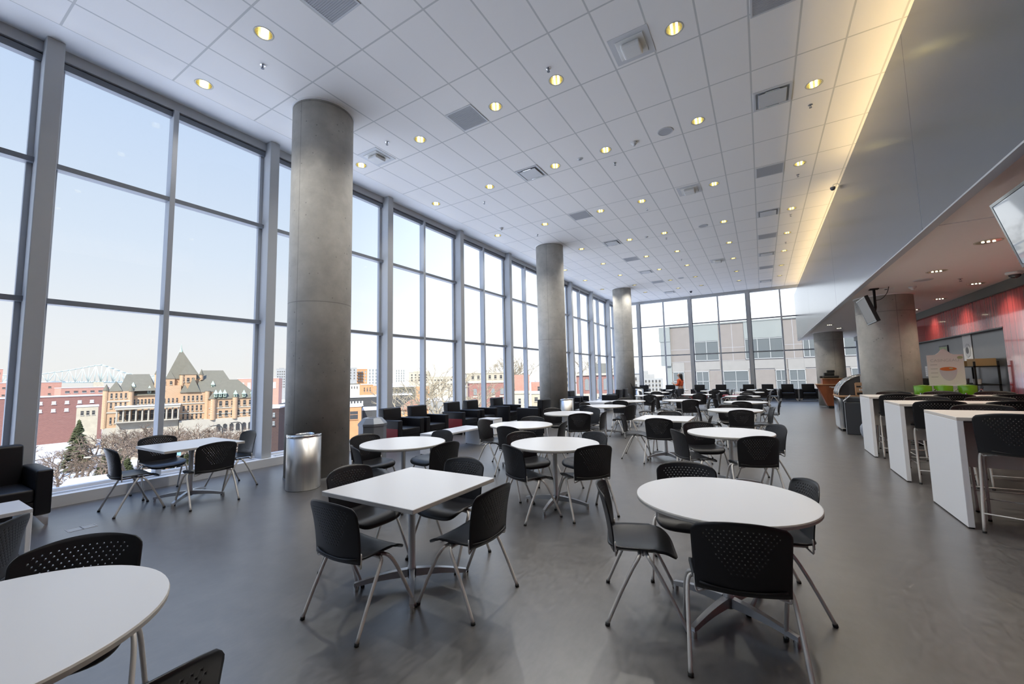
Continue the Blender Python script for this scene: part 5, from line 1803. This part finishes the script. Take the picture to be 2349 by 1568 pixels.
# brick mansard building right of second column
t_ = thing('mansard_building', 'ornate red brick building with grey mansard roof and arched windows', 'building', (-32.4, 89.3, 0), .3475)
part('wall', 'red_brick', t_, (-4.4, 4.5, 0, 8, -2.6, 1.9))
part('stone_base', 'stone_pale', t_, (-4.5, 4.6, -.1, 8, GZ, -2.6))
part('cornice', 'stone_pale', t_, (-4.6, 4.7, -.3, 8.2, 1.5, 1.95))
hip('roof', 'slate', t_, -1.6, 3.9, 0, 8, 1.95, .2, 2.4, 4.3)
part('chimney', 'stone_pale', t_, (-1.9, -1.2, -.2, .6, 1.9, 3.1))
windows(t_, -4.1, 4.2, -2.2, 1.2, 6, 1, .9, 2.6, 'glass_mid', 'stone_pale', -.03, True)
windows(t_, -4.1, 4.2, -5, -3, 6, 1, .7, 1.3, 'glass_dark', 'stone_pale', -.12)

# beige office building across the street from the far wall
of = thing('office_building', 'wide beige and grey-green panelled office building filling the far windows', 'building', (0, 50, 0), 0)
part('wall', 'office_beige', of, (-8.9, 46, 0, 20, GZ, 6.85))
part('corner_glazing', 'glass_mid', of, (-10.0, -8.9, -.3, 6, 2.4, 5.2))
part('corner_bay', 'office_pale', of, (-10.1, -8.9, -.35, 6, 5.2, 6.9), (-9.4, -8.9, -.1, 6, GZ, 2.4))
cols = [(-7.7, -4.0, 'w', -6.35, -3.95), (-.9, 2.2, 'w', -1.4, 1.95), (3.6, 5.6, 'w', 3.65, 4.6), (6.6, 9.4, 'w', 6.85, 9.0), (12, 14.6, 'w', 12, 14.4), (17, 20, 'w', 17, 19.6), (22, 25, 'w', 22, 24.6), (27, 30, 'w', 27, 29.6), (32, 35, 'w', 32, 34.6)]
for (_, _, _, a, d) in cols:
    part('pale_panel', 'office_pale', of, (a - .05, d + .05, -.06, 0, 5.05, 6.9))
    part('pale_panel', 'office_beige_light', of, (a - .05, d + .05, -.07, 0, 1.85, 2.75))
    o_ = part('window', 'office_glass', of, (a, d, -.04, 0, 2.9, 5.05))
    n_ = max(2, round((d - a) / 1.1))
    part('window_frame', 'office_frame', o_, *([(a + (d - a) * i / n_ - .025, a + (d - a) * i / n_ + .025, -.08, -.04, 2.9, 5.05) for i in range(n_ + 1)] + [(a, d, -.08, -.04, 2.87, 2.93), (a, d, -.08, -.04, 4.95, 5.0), (a, d, -.08, -.04, 3.6, 3.65)]))
for (a, d) in ((-8.8, -7.6), (-6.35, -5.05), (-3.65, -1.25), (1.15, 2.1), (2.3, 3.65), (7.2, 8.6), (10.5, 12.5), (15, 17), (20, 22), (26, 28)):
    part('pale_panel', 'office_beige_light', of, (a - .05, d + .05, -.06, 0, 1.68, 2.75))
    o_ = part('window', 'office_glass', of, (a, d, -.04, 0, -.6, 1.65))
    part('window_frame', 'office_frame', o_, (a, a + .05, -.08, -.04, -.6, 1.65), (d - .05, d, -.08, -.04, -.6, 1.65), (a, d, -.08, -.04, 1.62, 1.68), (a, d, -.08, -.04, .55, .6), ((a + d) / 2 - .02, (a + d) / 2 + .02, -.08, -.04, -.6, 1.65))
    o_ = part('window', 'office_glass', of, (a, d, -.04, 0, -4.6, -2.35))
    part('window_frame', 'office_frame', o_, (a, a + .05, -.08, -.04, -4.6, -2.35), (d - .05, d, -.08, -.04, -4.6, -2.35))
part('panel_joint', 'print_grey', of, *([(-8.9, 40, -.012, 0, z, z + .025) for z in (4.2, 2.8, 1.75)] + [(x, x + .025, -.012, 0, -6, 6.85) for x in (-5.3, -2.6, 2.85, 5.9, 10.2)]))
part('parapet', 'office_pale', of, (-9.0, 46.1, -.1, .4, 6.85, 6.98))

# park: bare trees, conifers, canopy, lamp posts
def bare_tree_mesh(name, h, seed, m, spread=1.0, depth=5):
    rnd = random.Random(seed)
    bm = nb()
    def grow(p, d, L, r_, k):
        q = p + d * L
        tube(bm, [p, (p + q) / 2 + Vector((rnd.uniform(-1, 1), rnd.uniform(-1, 1), 0)) * L * .05, q], [r_, r_ * .85, r_ * .7], 3 if k < 3 else 5, caps=False)
        if k == 0:
            return
        for _ in range(3 if k > 1 else 4):
            a = rnd.uniform(0, 2 * PI)
            tlt = rnd.uniform(.35, .85) * spread
            ax = Vector((math.cos(a), math.sin(a), 0))
            nd = (d * math.cos(tlt) + (ax - d * ax.dot(d)).normalized() * math.sin(tlt))
            nd.z += .08
            grow(q if rnd.random() > .35 else p + d * L * .75, nd.normalized(), L * rnd.uniform(.62, .85), r_ * .6, k - 1)
    grow(Vector((0, 0, 0)), Vector((0, 0, 1)), h * .26, h * .030, depth)
    me = bpy.data.meshes.new(name)
    bm.to_mesh(me)
    bm.free()
    me.materials.append(MATS[m])
    return me


TM = [bare_tree_mesh('bare_tree', 7.0, s_, 'bark', 1.15) for s_ in (1, 2, 3)]
tp = [[-85.5, 9.2], [-99.0, 14.4], [-82.8, 13.9], [-102.3, 18.5], [-88.3, 17.2], [-113.7, 22.8], [-84.5, 12.0], [-109.3, 24.5], [-93.6, 21.5], [-81.7, 19.5], [-104.7, 26.4], [-80.5, 26.5], [-71.0, 11.0], [-74.7, 28.7], [-78.1, 31.0], [-72.2, 29.5], [-100.1, 28.2], [-105.4, 31.3], [-93.6, 16.4], [-95.8, 20.7],
      [-97, 11.5], [-90, 13], [-86, 15.5], [-91, 19], [-99, 22], [-87, 21.5], [-84, 17.5], [-106, 20.5], [-95, 13.5], [-101, 25],
      [-97.5, 26.5], [-99, 29.5], [-95, 28.5], [-91.5, 30.5], [-88, 30.0], [-93, 33], [-89, 34.5], [-84, 33.5], [-80.5, 33.5], [-87, 37], [-83, 38.5], [-79, 36.5], [-100, 31.5], [-97, 24.5], [-96, 31.8], [-82, 24.5], [-79.5, 22.2], [-85.5, 26.2], [-81, 27.5], [-76, 32.8], [-103, 16.2], [-94, 23.5]]
for i, (x, y) in enumerate(tp):
    o = bpy.data.objects.new('bare_tree', TM[i % 3])
    COL.objects.link(o)
    o.location = (x, y, GZ)
    o.rotation_euler = (0, 0, i * 1.3)
    s_ = (.75 if i < 30 else 1.5) + .28 * ((i * 37) % 10) / 10
    o.scale = (s_, s_, s_ * .9)
    tag(o, 'leafless brown tree among the others in the snowy park', 'tree', 'bare trees in the snowy park')
TB = bare_tree_mesh('bare_tree', 13.5, 11, 'bark_pale', 1.0, 6)
for (x, y, s_, lab) in ((-36.0, 41.6, 1.5, 'big pale leafless tree beyond the third and fourth armchairs'), (-78.0, 130.0, 2.1, 'pale leafless tree left of the second concrete column top of skyline'), (-20.9, 97.8, .95, 'leafless tree at the left edge of the beige office building'), (-58.0, 148.0, 2.0, 'pale leafless tree touching the left edge of the second column')):
    o = bpy.data.objects.new('bare_tree', TB)
    COL.objects.link(o)
    o.location = (x, y, GZ)
    o.scale = (s_, s_, s_)
    o.rotation_euler = (0, 0, x)
    tag(o, lab, 'tree')


def conifer_mesh(h, r_, seed):
    rnd = random.Random(seed)
    bm = nb()
    tube(bm, [(0, 0, 0), (0, 0, h)], [.16, .03], 6)
    for k in range(420):
        u = rnd.random() ** .8
        z = h * (.10 + .88 * u)
        rr = r_ * (1 - u) ** .85 + .05
        a = rnd.uniform(0, 2 * PI)
        p = Vector((math.cos(a) * rr * .25, math.sin(a) * rr * .25, z + .1))
        q = Vector((math.cos(a) * rr, math.sin(a) * rr, z - .22 * rr))
        s = Vector((-math.sin(a), math.cos(a), 0)) * (.18 + .14 * rr)
        vs = [bm.verts.new(v_) for v_ in (p, (p + q) / 2 + s + Vector((0, 0, -.1)), q, (p + q) / 2 - s + Vector((0, 0, -.1)))]
        f = bm.faces.new(vs)
        f.material_index = 1
    me = bpy.data.meshes.new('conifer')
    bm.to_mesh(me)
    bm.free()
    me.materials.append(MATS['bark'])
    me.materials.append(MATS['needles'])
    return me


CM = [conifer_mesh(6.5, 2.0, 5), conifer_mesh(5.2, 1.9, 6)]
cf = [[-109.5, 23.5, 1.45, 0, 'tall dark fir standing alone left of the chateau'], [-92.2, 22.8, .85, 1, 'dark conifer before the chateau left wing'], [-92.7, 25.0, .95, 1, 'dark conifer at the left end of the chateau portico'], [-89.6, 25.1, .8, 1, 'rounded dark conifer second under the portico'], [-88.9, 27.3, .85, 1, 'dark conifer under the portico right of the steps'],
      [-85.1, 29.3, 1.0, 0, 'green conifer just right of the window mullion before the chateau'], [-86.6, 31.0, .9, 0, 'green conifer beside the blue street banner'], [-84.4, 31.3, .8, 1, 'low green conifer right of the blue street banner']]
for x, y, s_, k, lab in cf:
    o = bpy.data.objects.new('conifer', CM[k])
    COL.objects.link(o)
    o.location = (x, y, GZ)
    o.scale = (s_, s_, s_)
    tag(o, lab, 'tree')
t_ = thing('concrete_canopy', 'low concrete canopy slab on posts in the snow', 'canopy', (-73.8, 18.0, GZ), 1.25)
part('slab', 'concrete_out', t_, (-3.2, 5.5, -2, 2.5, 3.0, 3.5))
part('snow_cover', 'snow', t_, (-3.1, 5.4, -1.9, 2.4, 3.5, 3.7))
for x, y in ((-.2, -1.6), (2.2, -1.6), (-2.8, 1.8), (5.0, -1.4), (1, 1.8)):
    part('post', 'concrete_out', t_, (x - .3, x + .3, y - .3, y + .3, 0, 3.0))
t_ = thing('retaining_wall', 'low stone wall crossing the snowy park', 'wall', (-79, 14.5, GZ), 1.45)
part('wall', 'stone', t_, (-5, 2.5, 0, .6, 0, 1.0))
part('snow_cover', 'snow', t_, (-5.05, 2.55, -.05, .65, 1.0, 1.12))
t_ = thing('banner_post', 'pale post with a light blue banner before the chateau', 'sign', (-77.3, 27.3, GZ), 1.25)
bm = nb(); tube(bm, [(0, 0, 0), (0, 0, 6.4)], .10, 8); link('post', bm, 'stone_pale', t_)
part('banner', 'sign_blue', t_, (-.55, .55, -.14, -.10, 4.6, 5.5))
for x, y, lab, hh in ((-77.5, 19.8, 'thin street lamp in the park left of the window mullion', 6.0), (-82.6, 35.8, 'street lamp with curved arm before the chateau right wing', 8.0), (-83.2, 39.3, 'street lamp with curved arm before the arched chateau windows', 8.2)):
    t_ = thing('street_lamp', lab, 'street lamp', (x, y, GZ), 1.2, 'street lamps outside')
    bm = nb(); tube(bm, smoothpath([(0, 0, 0), (0, 0, hh * .8), (-.4, 0, hh), (-2.0, 0, hh * 1.0)]), .09, 6); link('post', bm, 'dark_clad', t_)
    part('lamp_head', 'stone_pale', t_, (-2.5, -1.8, -.15, .15, hh - .12, hh + .05))
